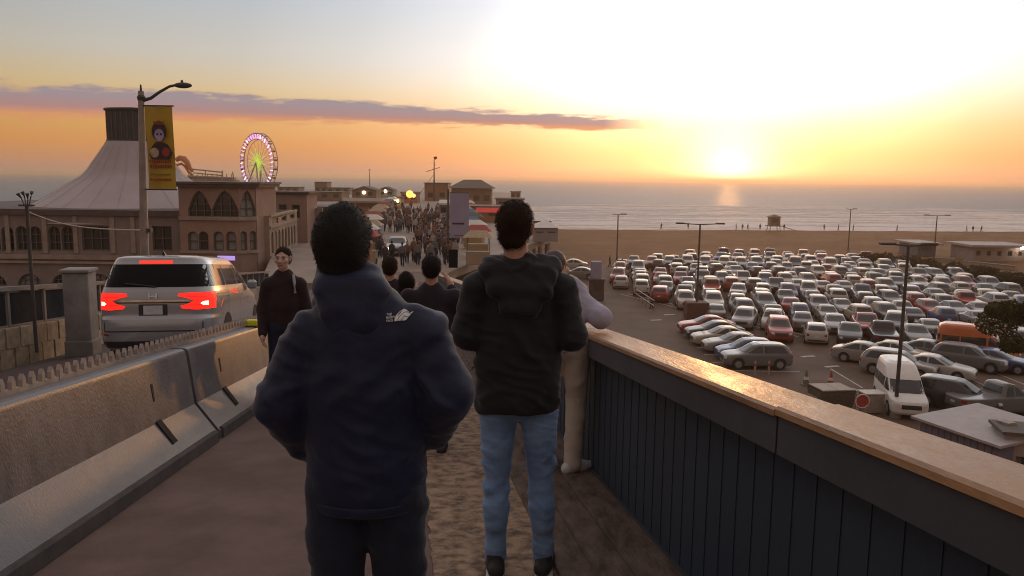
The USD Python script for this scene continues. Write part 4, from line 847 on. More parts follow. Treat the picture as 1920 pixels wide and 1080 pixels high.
def car(name, label, kind, colour, loc, rotz, group=None, lit=False, lights_on=False):
    t = thing(name, label, 'van' if 'van' in kind else 'car', loc, rotz, group); B = Body(LV[kind]); far = True
    part(t, 'body', B.body(20, 36), CARCOL[colour] if isinstance(colour, str) else colour, 40)
    zb, zt = {'sedan': (1.0, 1.365), 'suv': (1.14, 1.58), 'hatch': (1.02, 1.43), 'pickup': (1.17, 1.68), 'high_van': (1.28, 1.86)}[kind]
    zs = np.linspace(zb, zt, 5)
    def side(y_of_a, y_of_b): return Polygon([(y_of_a(z), z) for z in zs] + [(y_of_b(z), z) for z in zs[::-1]])
    mid = {'sedan': -.35, 'suv': -.25, 'hatch': -.3, 'pickup': .25, 'high_van': .55}[kind]
    for fc in ('left', 'right'):
        part(t, 'side_window', B.patch(side(lambda z: mid + .05, lambda z: B.yf(z) - .30), fc, .008), M_CGLASS, 30)
        if kind == 'high_van':
            for ya, yb in ((-1.1, .45), (-2.3, -1.2)): part(t, 'side_window', B.patch(sbox(ya, 1.3, yb, 1.82), fc, .008), M_CGLASS, 30)
        else:
            re = (lambda z: B.yr(z) + .28) if kind != 'suv' else (lambda z: B.yr(z) + .35)
            part(t, 'side_window', B.patch(side(re, lambda z: mid - .05), fc, .008), M_CGLASS, 30)
    part(t, 'windshield', B.patch(Polygon([(-.86 * B.w(z), z) for z in zs] + [(.86 * B.w(z), z) for z in zs[::-1]]), 'front', .008), M_CGLASS, 30)
    part(t, 'rear_window', B.patch(Polygon([(-.84 * B.w(z), z) for z in zs[1:]] + [(.84 * B.w(z), z) for z in zs[:0:-1]]), 'rear', .008), M_CGLASS, 30)
    zl = {'sedan': .62, 'suv': .78, 'hatch': .66, 'pickup': .82, 'high_van': .82}[kind]; w = B.w(zl)
    for sx in (-1, 1):
        part(t, 'headlight', B.patch(sbox(min(sx * .58 * w, sx * .93 * w), zl - .06, max(sx * .58 * w, sx * .93 * w), zl + .09), 'front', .01), M_WARM if lights_on else M_HEAD)
        part(t, 'taillight', B.patch(sbox(min(sx * .62 * w, sx * .93 * w), zl + .02, max(sx * .62 * w, sx * .93 * w), zl + .20), 'rear', .01), M_TAIL)
    part(t, 'grille', B.patch(sbox(-.5 * w, zl - .2, .5 * w, zl + .03), 'front', .007), M_TRIMB); part(t, 'number_plate', B.patch(sbox(-.16, zl - .08, .16, zl + .06), 'rear', .012), M_PLATE)
    part(t, 'rear_bumper_trim', B.patch(sbox(-.8 * w, B.z[1], .8 * w, B.z[1] + .12), 'rear', .006), M_TRIMB)
    rw = .33 if kind in ('sedan', 'hatch') else .37
    fyw, ryw = {'sedan': (1.42, -1.38), 'suv': (1.42, -1.35), 'hatch': (1.3, -1.25), 'pickup': (1.75, -1.65), 'high_van': (1.62, -1.55)}[kind]
    for yy in (fyw, ryw):
        for sx, fc in ((-1, 'left'), (1, 'right')):
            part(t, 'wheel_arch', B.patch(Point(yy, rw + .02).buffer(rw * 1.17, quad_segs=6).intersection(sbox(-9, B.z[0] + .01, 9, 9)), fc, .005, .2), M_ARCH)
            xw = sx * float(B.w(.5)); tyre = MB().tube([(xw - sx * .20, yy, rw), (xw - sx * .02, yy, rw), (xw + sx * .012, yy, rw)], [rw, rw, rw * .93], 18)
            wp = part(t, 'wheel', tyre, M_TYRE); part(wp, 'rim', MB().tube([(xw, yy, rw), (xw + sx * .018, yy, rw)], [rw * .66, rw * .6], 14), M_WHEEL)
    return t
_proto = {}
def place_car(name, label, kind, colour, loc, rotz, group=None, vary=False):
    if (kind, colour) in _proto: return copy_of(_proto[(kind, colour)], name, label, 'van' if 'van' in kind else 'car', loc, rotz, group, (R.uniform(.94, 1.03), R.uniform(.90, 1.04), R.uniform(.92, 1.06)) if vary else None)
    _proto[(kind, colour)] = t = car(name, label, kind, colour, loc, rotz, group); return t
CN = {'sedan': 'sedan', 'suv': 'crossover', 'hatch': 'hatchback', 'pickup': 'pickup truck', 'high_van': 'high roofed van'}
ORD = ['first', 'second', 'third', 'fourth', 'fifth', 'sixth', 'seventh', 'eighth', 'ninth', 'tenth', 'eleventh', 'twelfth', 'thirteenth', 'fourteenth', 'fifteenth', 'sixteenth', 'seventeenth', 'eighteenth', 'nineteenth', 'twentieth', 'twenty-first', 'twenty-second', 'twenty-third']
GZ = 0.032
# the six dark cars parked side by side, noses to the left
near6 = [('sedan', 'grey', 'grey station sedan nearest the wooden cap in the side by side row', 'black'), ('hatch', 'blue', 'blue hatchback, second from the cap in the side by side row', 0), ('sedan', 'silver', 'silver sedan, third from the cap in the side by side row', 0), ('sedan', 'tan', 'tan sedan, fourth from the cap in the side by side row', 0), ('sedan', 'black', 'black sedan, fifth from the cap in the side by side row', 0), ('sedan', 'red', 'dark red sedan by the brown lamp block, last of the side by side row', 0)]
for i, (kd, co, lab, _) in enumerate(near6):
    place_car('parked_car', lab, 'suv' if i == 0 else kd, co, (16.7 - 0.12 * i + R.uniform(-.2, .2), 53.4 + 2.45 * i, GZ), math.radians(90 + R.uniform(-2, 2)), 'cars parked side by side near the parapet') if i else place_car('parked_car', 'grey sport wagon nearest the wooden cap in the side by side row', 'suv', 'grey', (16.6, 53.4, GZ), math.radians(90), 'cars parked side by side near the parapet')
# two nearer staggered rows, noses turned to the lower right
a45 = math.atan2(-0.80, -0.60)
rowA = [(1640, 688, 'sedan', 'silver'), (1697, 686, 'sedan', 'tan'), (1762, 683, 'sedan', 'grey'), (1835, 700, 'suv', 'grey'), (1884, 702, 'sedan', 'blue')]
for i, (px, py, kd, co) in enumerate(rowA):
    p = at_z(px, py, 0); place_car('parked_car', '%s %s, %s from the left in the slanted row behind the white van' % (co, CN[kd], ORD[i]), kd, co, (p[0], p[1] + 1.2, GZ), a45 + R.uniform(-.05, .05), 'slanted row behind the white van')
rowB = [(1697, 712, 'suv', 'silver'), (1768, 714, 'sedan', 'white')]
for i, (px, py, kd, co) in enumerate(rowB):
    p = at_z(px, py, 0); place_car('parked_car', '%s %s parked slanted, %s the white van' % (co, CN[kd], ('just behind', 'behind and right of')[i]), kd, co, (p[0], p[1] + 1.0, GZ), a45 + R.uniform(-.05, .05), 'slanted row behind the white van')
CARCOL['cream'] = mat('car_paint_cream', (0.70, 0.66, 0.60), (0.62, 0.58, 0.53), rough=.35, coat=.5)
p = at_z(1706, 778, 0); place_car('high_roof_van', 'white high roofed van with a pale windshield behind the tall lot lamp', 'high_van', 'cream', (p[0], p[1] + 1.3, GZ), math.atan2(0.22, -0.97))
p = at_z(1815, 778, 0); place_car('parked_car', 'black crossover right of the white van', 'suv', 'black', (p[0], p[1] + 1.2, GZ), math.atan2(-0.75, -0.66))
p = at_z(1892, 792, 0); place_car('parked_car', 'grey pickup truck at the right edge beyond the grey roof', 'pickup', 'grey', (p[0] + .3, p[1] + 1.6, GZ), math.radians(-80))
p = at_z(1842, 684, 0); place_car('parked_car', 'bright orange van at the right edge beside the tree', 'high_van', 'orange', (p[0] + .2, p[1] + 1.2, GZ), math.radians(-115))
p = at_z(1085, 522, 0); place_car('parked_car', 'silver sedan alone by the shoulder of the black jacket man', 'sedan', 'silver', (p[0], p[1], GZ), math.radians(80))
p = at_z(1070, 505, 0); place_car('parked_car', 'white sedan behind the lone silver sedan at the lot entrance', 'sedan', 'white', (p[0], p[1], GZ), math.radians(85))
# the full field of the beach lot
kinds = ['sedan', 'sedan', 'suv', 'suv', 'hatch', 'hatch', 'sedan', 'suv', 'pickup']; cols = ['silver', 'silver', 'white', 'grey', 'grey', 'black', 'tan', 'tan', 'grey', 'black', 'red', 'blue', 'black', 'silver']
rows_Y = [61.5 + 4.85 * k for k in range(15)]
edgeL = lambda Y: np.interp(Y, [60, 91, 112, 120, 128, 134], [21.0, 11.4, 14.5, 21, 31, 40])
nrow = 0
for ri, Y in enumerate(rows_Y):
    x = edgeL(Y) + 1.2 + R.uniform(-.3, .3); xr = min(57.5, 0.652 * Y + 1.5); k = 0
    flip = math.pi if ri % 2 else 0.0; skew = math.radians(-14 + R.uniform(-9, 9)); slope = -0.10 + R.uniform(-.02, .02)
    while x < xr:
        if R.random() < 0.955:
            kd, co = R.choice(kinds), R.choice(cols)
            if ri == 0 and k == 0: kd, co = 'suv', 'red'
            if ri == 0 and k == 1: kd, co = 'hatch', 'white'
            if ri == 0 and 5 <= k <= 6: kd, co = 'pickup', 'black' if k == 5 else 'red'
            lab = '%s %s, %s from the left in the %s row of the packed lot' % (co, CN[kd], ORD[k], ORD[ri])
            place_car('parked_car', lab, kd, co, (x, Y + 2.0 + slope * (x - 20) + R.uniform(-.55, .55), GZ), flip + skew + R.uniform(-.09, .09) + (math.pi if R.random() < .25 else 0), 'cars packed in the beach lot', True)
        x += 2.42 + R.uniform(-.08, .28); k += 1
# a car with its lamps on among the pier crowd
pc = at_z(745, 476, PIER_Z)
car('approaching_car', 'pale car with glowing white headlights driving through the pier crowd', 'sedan', 'silver', (pc[0], pc[1], PIER_Z + .01), math.pi + math.radians(5), lights_on=True)

# ------------------------------------------------------------------ the silver minivan on the ramp
VL = [(.24, -2.46, 2.44, .88), (.32, -2.56, 2.55, .95), (.48, -2.60, 2.60, .985), (.62, -2.605, 2.58, .995), (.74, -2.585, 2.55, .995), (.80, -2.545, 2.50, .993), (.95, -2.535, 2.30, .99), (1.08, -2.52, 1.86, .98), (1.17, -2.50, 1.52, .965), (1.24, -2.47, 1.34, .945), (1.42, -2.36, 1.0, .885), (1.58, -2.25, .66, .83), (1.66, -2.20, .42, .79), (1.70, -2.19, .25, .75), (1.735, -2.05, -.05, .64), (1.75, -1.7, -.5, .4)]
vr = rp(16.2, -4.20, -0.18); VROT = math.radians(9.0)
VB = Body(VL, 7.5, 6.0, RAMP_S)
vt = thing('minivan', 'silver minivan seen from behind with glowing red tail lamps on the ramp road', 'van', vr, VROT)
UsdGeom.Xformable(vt).AddScaleOp().Set(Gf.Vec3f(.97, 1.0, 1.06))
M_VAN = mat('minivan_paint', (0.36, 0.36, 0.38), (0.34, 0.34, 0.36), scale=1.0, rough=0.24, metal=0.55, coat=0.8, spec=0.6)
part(vt, 'body', VB.body(40, 96), M_VAN, 35)
M_TINT = mat('tinted_glass', (0.008, 0.007, 0.010), (0.006, 0.006, 0.008), rough=0.15, spec=0.1)
part(vt, 'rear_window', VB.patch(Polygon([(-.90, 1.245), (.90, 1.245), (.80, 1.55), (.765, 1.60), (-.765, 1.60), (-.80, 1.55)]), 'rear', .007, .06), M_TINT, 30)
part(vt, 'third_brake_lamp', VB.patch(sbox(-.27, 1.612, .27, 1.655), 'rear', .012, .05), M_BRAKE)
for sx in (-1, 1):
    X = lambda pts: Polygon([(sx * a, z) for a, z in pts])
    tl = part(vt, 'tail_lamp', VB.patch(X([(.985, 1.16), (.66, 1.155), (.42, 1.145), (.40, 1.10), (.52, 1.075), (.66, 1.03), (.56, .975), (.44, .945), (.47, .905), (.70, .885), (.975, .90)]), 'rear', .014, .05), M_TAILON, 30, label='red lamp with a glowing bulb, %s of the rear' % ('left end' if sx < 0 else 'right end'))
    for za_, zb_ in ((1.085, 1.092), (.955, .962)): part(tl, 'lens_rib', VB.patch(X([(.96, za_), (.55, za_), (.55, zb_), (.96, zb_)]), 'rear', .017, .05), M_TAIL)
    part(tl, 'bulb', VB.patch(X([(.93, 1.02), (.80, 1.015), (.76, .985), (.80, .955), (.93, .955)]), 'rear', .02, .04), M_BULB)
    part(tl, 'side_lens', VB.patch(Polygon([(-2.47, .90), (-2.47, 1.155), (-2.20, 1.12), (-2.10, 1.05), (-2.25, .92)]), 'right' if sx > 0 else 'left', .012, .05), M_TAILON)
    part(vt, 'bumper_reflector', VB.patch(X([(.90, .52), (.72, .52), (.72, .49), (.90, .49)]), 'rear', .008), M_TAIL)
part(vt, 'chrome_strip', VB.patch(sbox(-.60, 1.015, .60, 1.042), 'rear', .014, .05), M_CHROME, 30)
part(vt, 'hatch_groove', VB.patch(sbox(-.62, .992, .62, 1.006), 'rear', .004, .05), M_TRIMB)
e = part(vt, 'emblem', VB.patch(unary_union([sbox(-.075, 1.055, -.045, 1.145), sbox(.045, 1.055, .075, 1.145), sbox(-.045, 1.088, .045, 1.112)]).intersection(Polygon([(-.085, 1.15), (.085, 1.15), (.065, 1.05), (-.065, 1.05)])), 'rear', .02, .03), M_CHROME)
part(vt, 'plate_recess', VB.patch(sbox(-.23, .80, .23, .975), 'rear', .004, .05), M_TRIMB); part(vt, 'number_plate', VB.patch(sbox(-.155, .815, .155, .955), 'rear', .012, .05), M_PLATE)
part(vt, 'hatch_crease', VB.patch(unary_union([sbox(-.80, .548, .80, .566), sbox(-.80, .548, -.785, .70), sbox(.785, .548, .80, .70)]), 'rear', .004, .05), M_TRIMB)
part(vt, 'rear_skirt', VB.patch(sbox(-.85, .30, .85, .40), 'rear', .008, .06), M_TRIMB, 30)
part(vt, 'wiper', MB().tube(VB.shr([(.05, -2.50, 1.25), (-.45, -2.46, 1.30)]), .012, 6), M_TRIMB)
for fc in ('left', 'right'):
    zs = np.linspace(1.25, 1.60, 6)
    for f0, f1 in ((lambda z: VB.yr(z) + .22, lambda z: -1.28), (lambda z: -1.2, lambda z: -.18), (lambda z: -.10, lambda z: VB.yf(z) - .38)):
        part(vt, 'side_window', VB.patch(Polygon([(f0(z), z) for z in zs] + [(f1(z), z) for z in zs[::-1]]), fc, .007, .08), M_CGLASS, 30)
    part(vt, 'door_handle', VB.patch(sbox(-1.35, 1.06, -1.12, 1.085), fc, .03), M_CHROME); part(vt, 'door_handle', VB.patch(sbox(.02, 1.06, .24, 1.085), fc, .03), M_CHROME)
    part(vt, 'slide_rail', VB.patch(sbox(-2.05, 1.115, -1.0, 1.13), fc, .004), M_TRIMB)
    for yy in (-1.22, -.14): part(vt, 'door_seam', VB.patch(sbox(yy - .006, .40, yy + .006, 1.24), fc, .003), M_TRIMB)
part(vt, 'windshield', VB.patch(Polygon([(-.84, 1.25), (.84, 1.25), (.74, 1.6), (-.74, 1.6)]), 'front', .007), M_CGLASS, 30)
for yy in (1.62, -1.42):
    for sx, fc in ((-1, 'left'), (1, 'right')):
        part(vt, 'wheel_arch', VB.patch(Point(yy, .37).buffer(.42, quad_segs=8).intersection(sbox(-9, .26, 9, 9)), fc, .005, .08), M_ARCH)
        xw = sx * .98; o = -RAMP_S * yy
        wp = part(vt, 'wheel', fix(MB().tube([(xw - sx * .24, yy, .345 + o), (xw - sx * .04, yy, .345 + o), (xw + sx * .012, yy, .345 + o)], [.345, .345, .315], 28).mesh()), M_TYRE, 30)
        part(wp, 'rim', MB().tube([(xw, yy, .345 + o), (xw + sx * .016, yy, .345 + o)], [.24, .23], 24), M_ARCH)
        for k in range(5):
            a = 2 * math.pi * k / 5 + .3; part(wp, 'rim_spoke', MB().bar((xw + sx * .02, yy, .345 + o), (xw + sx * .02, yy + .225 * math.cos(a), .345 + o + .225 * math.sin(a)), .05, .02, (1, 0, 0)), M_WHEEL)
for sx in (-1, 1): part(vt, 'side_mirror', fix(MB().box((sx * 1.07, .82, 1.22 - .09), (.2, .1, .17), 0, .04).mesh()), M_VAN)
part(vt, 'roof_fin', fix(MB().add([(-.03, -1.75, 1.92), (.03, -1.75, 1.92), (0, -1.55, 1.92), (0, -1.80, 2.03)], [[0, 1, 2], [0, 3, 1], [1, 3, 2], [2, 3, 0]]).mesh()), M_TRIMB)
# ------------------------------------------------------------------ people: signed distance fields turned into smooth skins
def surface_net(f, lo, hi, h):
    n = np.maximum(np.ceil((np.array(hi) - lo) / h).astype(int), 3) + 1
    g = [lo[k] + h * np.arange(n[k]) for k in range(3)]
    P = np.stack(np.meshgrid(*g, indexing='ij'), -1).reshape(-1, 3)
    V = f(P).reshape(n); V = np.where(V == 0, 1e-9, V); ins = V < 0
    cs = [(a, b, c) for a in (0, 1) for b in (0, 1) for c in (0, 1)]
    sl = lambda A, c: A[c[0]:n[0] - 1 + c[0], c[1]:n[1] - 1 + c[1], c[2]:n[2] - 1 + c[2]]
    acc = np.zeros(tuple(n - 1) + (3,)); cnt = np.zeros(tuple(n - 1))
    for a in cs:
        for k in range(3):
            if a[k] == 0:
                b = list(a); b[k] = 1; va, vb = sl(V, a), sl(V, b); x = (va < 0) != (vb < 0)
                t = np.where(x, va / np.where(x, va - vb, 1), 0); p = [np.full(va.shape, float(q)) for q in a]; p[k] = t
                acc += np.where(x[..., None], np.stack(p, -1), 0); cnt += x
    act = cnt > 0; idx = -np.ones(cnt.shape, int); idx[act] = np.arange(act.sum())
    verts = np.array(lo) + h * (np.argwhere(act) + acc[act] / cnt[act][:, None])
    F = []
    for k in range(3):
        a_, b_ = (k + 1) % 3, (k + 2) % 3
        s0 = [slice(1, n[d] - 1) for d in range(3)]; s0[k] = slice(0, n[k] - 1); s1 = list(s0); s1[k] = slice(1, n[k])
        x = ins[tuple(s0)] != ins[tuple(s1)]; w = np.argwhere(x); start = np.array([q.start for q in s0]); c = w + start
        d = ins[tuple(s0)][x]; q = []
        for (da, db) in ((-1, -1), (0, -1), (0, 0), (-1, 0)):
            e = c.copy(); e[:, a_] += da; e[:, b_] += db; q.append(idx[e[:, 0], e[:, 1], e[:, 2]])
        q = np.stack(q, 1); q[~d] = q[~d][:, ::-1]; F.append(q[(q >= 0).all(1)])
    q = np.vstack(F)
    return trimesh.Trimesh(verts, np.vstack([q[:, [0, 1, 2]], q[:, [0, 2, 3]]]), process=False)
def C(a, b, ra, rb=None, fy=1.0): return ('c', np.array(a, float), np.array(b, float), ra, ra if rb is None else rb, fy)
def E_(c, r, rx=0.0): return ('e', np.array(c, float), np.array(r, float), rx)
def field(prims, k=0.03, cut=None, noise=0.0, nsc=(9, 9, 9), seed=1):
    def f(P):
        d = None
        for p in prims:
            if p[0] == 'c':
                s = np.array([1, p[5], 1.0]); Q, a, b = P * s, p[1] * s, p[2] * s; ab = b - a
                t = np.clip(((Q - a) @ ab) / max(ab @ ab, 1e-9), 0, 1); x = np.linalg.norm(Q - a - t[:, None] * ab, axis=1) - (p[3] + (p[4] - p[3]) * t)
            else:
                Q = P - p[1]
                if p[3]: c, s = math.cos(p[3]), math.sin(p[3]); Q = np.stack([Q[:, 0], c * Q[:, 1] + s * Q[:, 2], -s * Q[:, 1] + c * Q[:, 2]], 1)
                q = np.linalg.norm(Q / p[2], axis=1); q2 = np.linalg.norm(Q / p[2] ** 2, axis=1); x = q * (q - 1) / np.maximum(q2, 1e-9)
            if d is None: d = x
            else:
                h = np.clip(0.5 + 0.5 * (d - x) / k, 0, 1); d = d * (1 - h) + x * h - k * h * (1 - h)
        if noise: d = d - noise * (meshkit.fbm(P * np.array(nsc) + 31.7 * seed, 3, seed) - 0.5) * 2
        if cut is not None: d = np.maximum(d, cut(P))
        return d
    return f
def skin(prims, h=0.012, k=0.03, cut=None, noise=0.0, nsc=(9, 9, 9), seed=1):
    lo = np.min([np.minimum(p[1], p[2]) - max(p[3], p[4]) if p[0] == 'c' else p[1] - p[2].max() for p in prims], axis=0) - 0.05
    hi = np.max([np.maximum(p[1], p[2]) + max(p[3], p[4]) if p[0] == 'c' else p[1] + p[2].max() for p in prims], axis=0) + 0.05
    return surface_net(field(prims, k, cut, noise, nsc, seed), lo, hi, h)
M_SKIN = mat('skin', (0.40, 0.215, 0.145), (0.36, 0.18, 0.12), scale=14, rough=0.55); M_SKINP = mat('skin_pale', (0.52, 0.33, 0.26), (0.46, 0.28, 0.22), scale=14, rough=0.55)
M_HAIRK = mat('hair_black', (0.012, 0.009, 0.008), (0.007, 0.006, 0.005), scale=90, spec=0.2, rough=0.7, bump=0.004, bscale=160, obj=True); M_HAIRB = mat('hair_brown', (0.030, 0.016, 0.010), (0.016, 0.009, 0.006), scale=90, spec=0.15, rough=0.8, bump=0.004, bscale=160, obj=True)
M_EYEW = mat('eye_white', (0.33, 0.27, 0.24), rough=0.6, spec=.1); M_EYEK = mat('eye_dark', (0.02, 0.013, 0.01), rough=0.5, spec=.1); M_LIP = mat('lips', (0.36, 0.15, 0.12), rough=0.5)
M_SOLE = mat('shoe_white', (0.62, 0.60, 0.57), (0.5, 0.48, 0.46), rough=0.6); M_SHOEK = mat('shoe_black', (0.02, 0.02, 0.022), rough=0.6)
def cloth(name, c, c2=None, stretch=None, bump=0.006, bscale=26, rough=0.85, scale=5, sheen=0.15): return mat(name, c, c2 or tuple(x * .75 for x in c), scale=scale, rough=rough, bump=bump, bscale=bscale, stretch=stretch, obj=True, sheen=sheen, spec=0.3)
M_NAVY = cloth('jacket_navy', (0.010, 0.014, 0.042), (0.007, 0.010, 0.031), bump=0.010, bscale=7, rough=0.55)
M_BLKJ = cloth('jacket_black', (0.014, 0.013, 0.016), (0.010, 0.009, 0.012), bump=0.008, bscale=8, rough=0.75)
M_JEAN = cloth('jeans_blue', (0.20, 0.31, 0.50), (0.12, 0.20, 0.35), stretch=(1, 1, 2.6), bump=0.007, bscale=16, scale=4.5)
M_JEAND = cloth('jeans_dark', (0.016, 0.022, 0.042), (0.012, 0.016, 0.03), bump=0.008, bscale=14)
M_BEIGE = cloth('trousers_beige', (0.52, 0.44, 0.37), (0.40, 0.33, 0.275), bump=0.008, bscale=12); M_LILAC = cloth('sweater_lilac', (0.36, 0.34, 0.42), (0.28, 0.26, 0.33), bscale=60)
M_MAROON = cloth('coat_dark_maroon', (0.03, 0.014, 0.018), (0.02, 0.01, 0.013)); M_LOGO = mat('logo_white', (0.75, 0.75, 0.75), rough=0.6); M_PHONE = mat('phone_black', (0.01, 0.01, 0.012), rough=0.2)

def hand(w, d, up, palm_n, L=0.18, curl=0.5, thumb=1):
    """capsules of a hand at wrist w pointing along d; up: from the little finger to the index side; palm_n: out of the palm"""
    d, up, pn = [np.array(q, float) / np.linalg.norm(q) for q in (d, up, palm_n)]; w = np.array(w, float)
    pr = [C(w, w + d * .05, .026, .03), C(w + d * .03 + up * .02, w + d * .085 + up * .026, .016, .014), C(w + d * .03 - up * .02, w + d * .082 - up * .026, .016, .013), C(w + d * .03, w + d * .088, .018, .016)]
    for i, (o, l) in enumerate(((.030, .075), (.011, .083), (-.010, .077), (-.029, .060))):
        b = w + d * (.088 - .004 * abs(i - 1)) + up * o; c1, c2 = curl * .6, curl * 1.4
        k1 = b + (d * math.cos(c1) + pn * math.sin(c1)) * l * .5; k2 = k1 + (d * math.cos(c2) + pn * math.sin(c2)) * l * .5
        pr += [C(b, k1, .0092, .0086), C(k1, k2, .0086, .0074)]
    b = w + d * .03 + up * .028; k1 = b + (d * .6 + up * .8 + pn * .2) * .035; pr += [C(b, k1, .013, .011), C(k1, k1 + (d * .9 + up * .3 + pn * .4) * .032, .0105, .0085)]
    return pr
def head_prims(c, yaw=0.0, s=1.0):
    """skull, jaw, nose, brow, ears, neck root; the face looks along +y before the turn"""
    ca, sa = math.cos(yaw), math.sin(yaw)
    def T(x, y, z): return np.array(c) + s * np.array([ca * x - sa * y, sa * x + ca * y, z])
    pr = [E_(T(0, -.012, .018), np.array([.074, .093, .095]) * s), E_(T(0, .022, -.045), np.array([.058, .066, .072]) * s), C(T(0, .052, -.086), T(0, .060, -.094), .026 * s, .022 * s),
          C(T(0, .086, .012), T(0, .104, -.026), .011 * s, .016 * s), C(T(-.013, .094, -.031), T(.013, .094, -.031), .010 * s), C(T(-.035, .077, .026), T(.035, .077, .026), .013 * s), C(T(-.045, .06, -.02), T(.045, .06, -.02), .026 * s), C(T(-.018, .083, -.062), T(.018, .083, -.062), .009 * s)]
    for sx in (-1, 1): pr += [C(T(sx * .077, -.012, .018), T(sx * .074, -.004, -.026), .015 * s, .010 * s)]
    return pr, T
def face(p, T, s=1.0):
    for sx in (-1, 1):
        e = part(p, 'eye', trimesh.creation.icosphere(2, .0115 * s).apply_translation(T(sx * .032, .0725, .004)), M_EYEW, True)
        part(e, 'iris', trimesh.creation.icosphere(1, .0078 * s).apply_translation(T(sx * .032, .0790, .004)), M_EYEK, True)
        part(p, 'eyebrow', MB().tube([T(sx * .016, .090, .024), T(sx * .034, .087, .029), T(sx * .05, .075, .022)], .0045 * s, 5), M_HAIRK)
    part(p, 'lips', skin([C(T(-.020, .084, -.056), T(.020, .084, -.056), .0062), C(T(-.016, .085, -.064), T(.016, .085, -.064), .0065)], .004, .004), M_LIP, True)
def strands(parent, mesh, n, L, w, m, seed, down=0.4):
    rng = np.random.default_rng(seed); a = mesh.area_faces; pick = rng.choice(len(a), n, p=a / a.sum()); bc = rng.dirichlet((1, 1, 1), n); P = (mesh.vertices[mesh.faces[pick]] * bc[:, :, None]).sum(1); N = mesh.face_normals[pick]
    d = N + rng.normal(0, .5, (n, 3)) + np.array([0, 0, -down]); d /= np.linalg.norm(d, axis=1, keepdims=True); Ls = L * rng.uniform(.5, 1.3, n)[:, None]
    pts = np.stack([P - N * .004, P + d * Ls * .33, P + d * Ls * .66 + [0, 0, -.1] * Ls, P + d * Ls + [0, 0, -.28] * Ls], 1).reshape(-1, 3)
    c = UsdGeom.BasisCurves.Define(stage, str(parent.GetPath()) + '/hair_strands'); c.CreateTypeAttr('cubic'); c.CreateBasisAttr('catmullRom'); c.CreateWrapAttr('pinned')
    c.CreatePointsAttr(Vt.Vec3fArray.FromNumpy(pts.astype(np.float32))); c.CreateCurveVertexCountsAttr(Vt.IntArray.FromNumpy(np.full(n, 4, np.int32))); c.CreateWidthsAttr(Vt.FloatArray.FromNumpy(np.tile([w, w, w * .8, w * .3], n).astype(np.float32))); c.SetWidthsInterpolation('vertex')
    UsdShade.MaterialBindingAPI.Apply(c.GetPrim()).Bind(m); c.GetPrim().SetCustomDataByKey('kind', 'stuff')
def shoe(a, d, m, parent, s=1.0, res=.010):
    a = np.array(a, float); d = np.array([d[0], d[1], 0.0]); d /= np.linalg.norm(d)
    part(parent, 'shoe', skin([C(a - d * .05 + [0, 0, .045], a + d * .10 + [0, 0, .035], .042, .038), C(a + d * .06 + [0, 0, .035], a + d * .17 + [0, 0, .028], .042, .030), C(a + [0, 0, .05], a + [0, 0, .10], .042, .045)], res, .02, lambda P: .004 - P[:, 2]), m, True)

# ---- 1: man in the navy jacket, walking away, hands in pockets
g1 = deck_hit(668, 1200)   # reference direction only; the feet stand below the frame
o1 = np.array([-0.435, 2.34, 0]); s_ = o1[:2] @ SD; o1[2] = ramp_z(s_) + 0.002
m1 = thing('person', 'person in a navy hooded jacket walking away in the centre, hands in pockets', 'person', o1)
hp, T = head_prims((-.068, .03, 1.585), .12)
part(m1, 'body', skin(hp + [C((-.045, .0, 1.50), (-.02, -.01, 1.36), .056, .062), C((0, 0, 1.30), (0, 0, .95), .12, .12, 1.3), C((-.17, 0, 1.33), (-.245, -.02, 1.11), .045, .036), C((-.245, -.02, 1.11), (-.165, .06, .96), .036, .03), C((.165, 0, 1.34), (.245, -.02, 1.14), .045, .036), C((.245, -.02, 1.14), (.165, .06, .99), .036, .03),
     C((-.09, 0, .92), (-.10, .03, .48), .07, .05), C((-.10, .03, .48), (-.11, -.06, .09), .048, .035), C((.085, 0, .92), (.09, .07, .49), .07, .05), C((.09, .07, .49), (.09, .09, .09), .048, .035)]
     + hand((-.165, .06, .96), (.85, .15, -.45), (.2, .9, .3), (.4, -.1, -.9)) + hand((.165, .06, .99), (-.85, .15, -.45), (-.2, .9, .3), (-.4, -.1, -.9)), .011, .012), M_SKIN, True)
hair1 = skin([E_(T(0, -.018, .034), (.0825, .100, .096)), E_(T(0, -.055, -.005), (.073, .060, .10)), E_(T(.02, .03, .068), (.06, .058, .052)), E_(T(.006, -.02, .088), (.048, .06, .050)), C(T(-.02, -.066, -.065), T(.02, -.066, -.065), .032, .032)], .007, .02, lambda P: -(P @ np.array([0, -1.0, .35]) - np.array(T(0, .055, .0)) @ np.array([0, -1.0, .35])) - 0.02, .005, (22, 22, 16), 4)
h1 = part(m1, 'hair', hair1, M_HAIRK, True); strands(h1, hair1, 2600, .0065, .0010, M_HAIRK, 3)
jk = [C((0, 0, .90), (.0, -.005, 1.18), .180, .186, 1.40), C((0, -.005, 1.18), (-.005, -.012, 1.32), .186, .165, 1.40), C((-.145, -.005, 1.325), (.150, -.005, 1.345), .072, .074), C((-.06, -.01, 1.42), (.05, -.01, 1.42), .060, .064),
      C((-.160, -.005, 1.315), (-.238, -.02, 1.13), .082, .082), C((-.238, -.02, 1.13), (-.192, .05, .99), .084, .062), C((.165, -.005, 1.335), (.238, -.02, 1.16), .084, .084), C((.238, -.02, 1.16), (.192, .055, 1.03), .084, .062)]
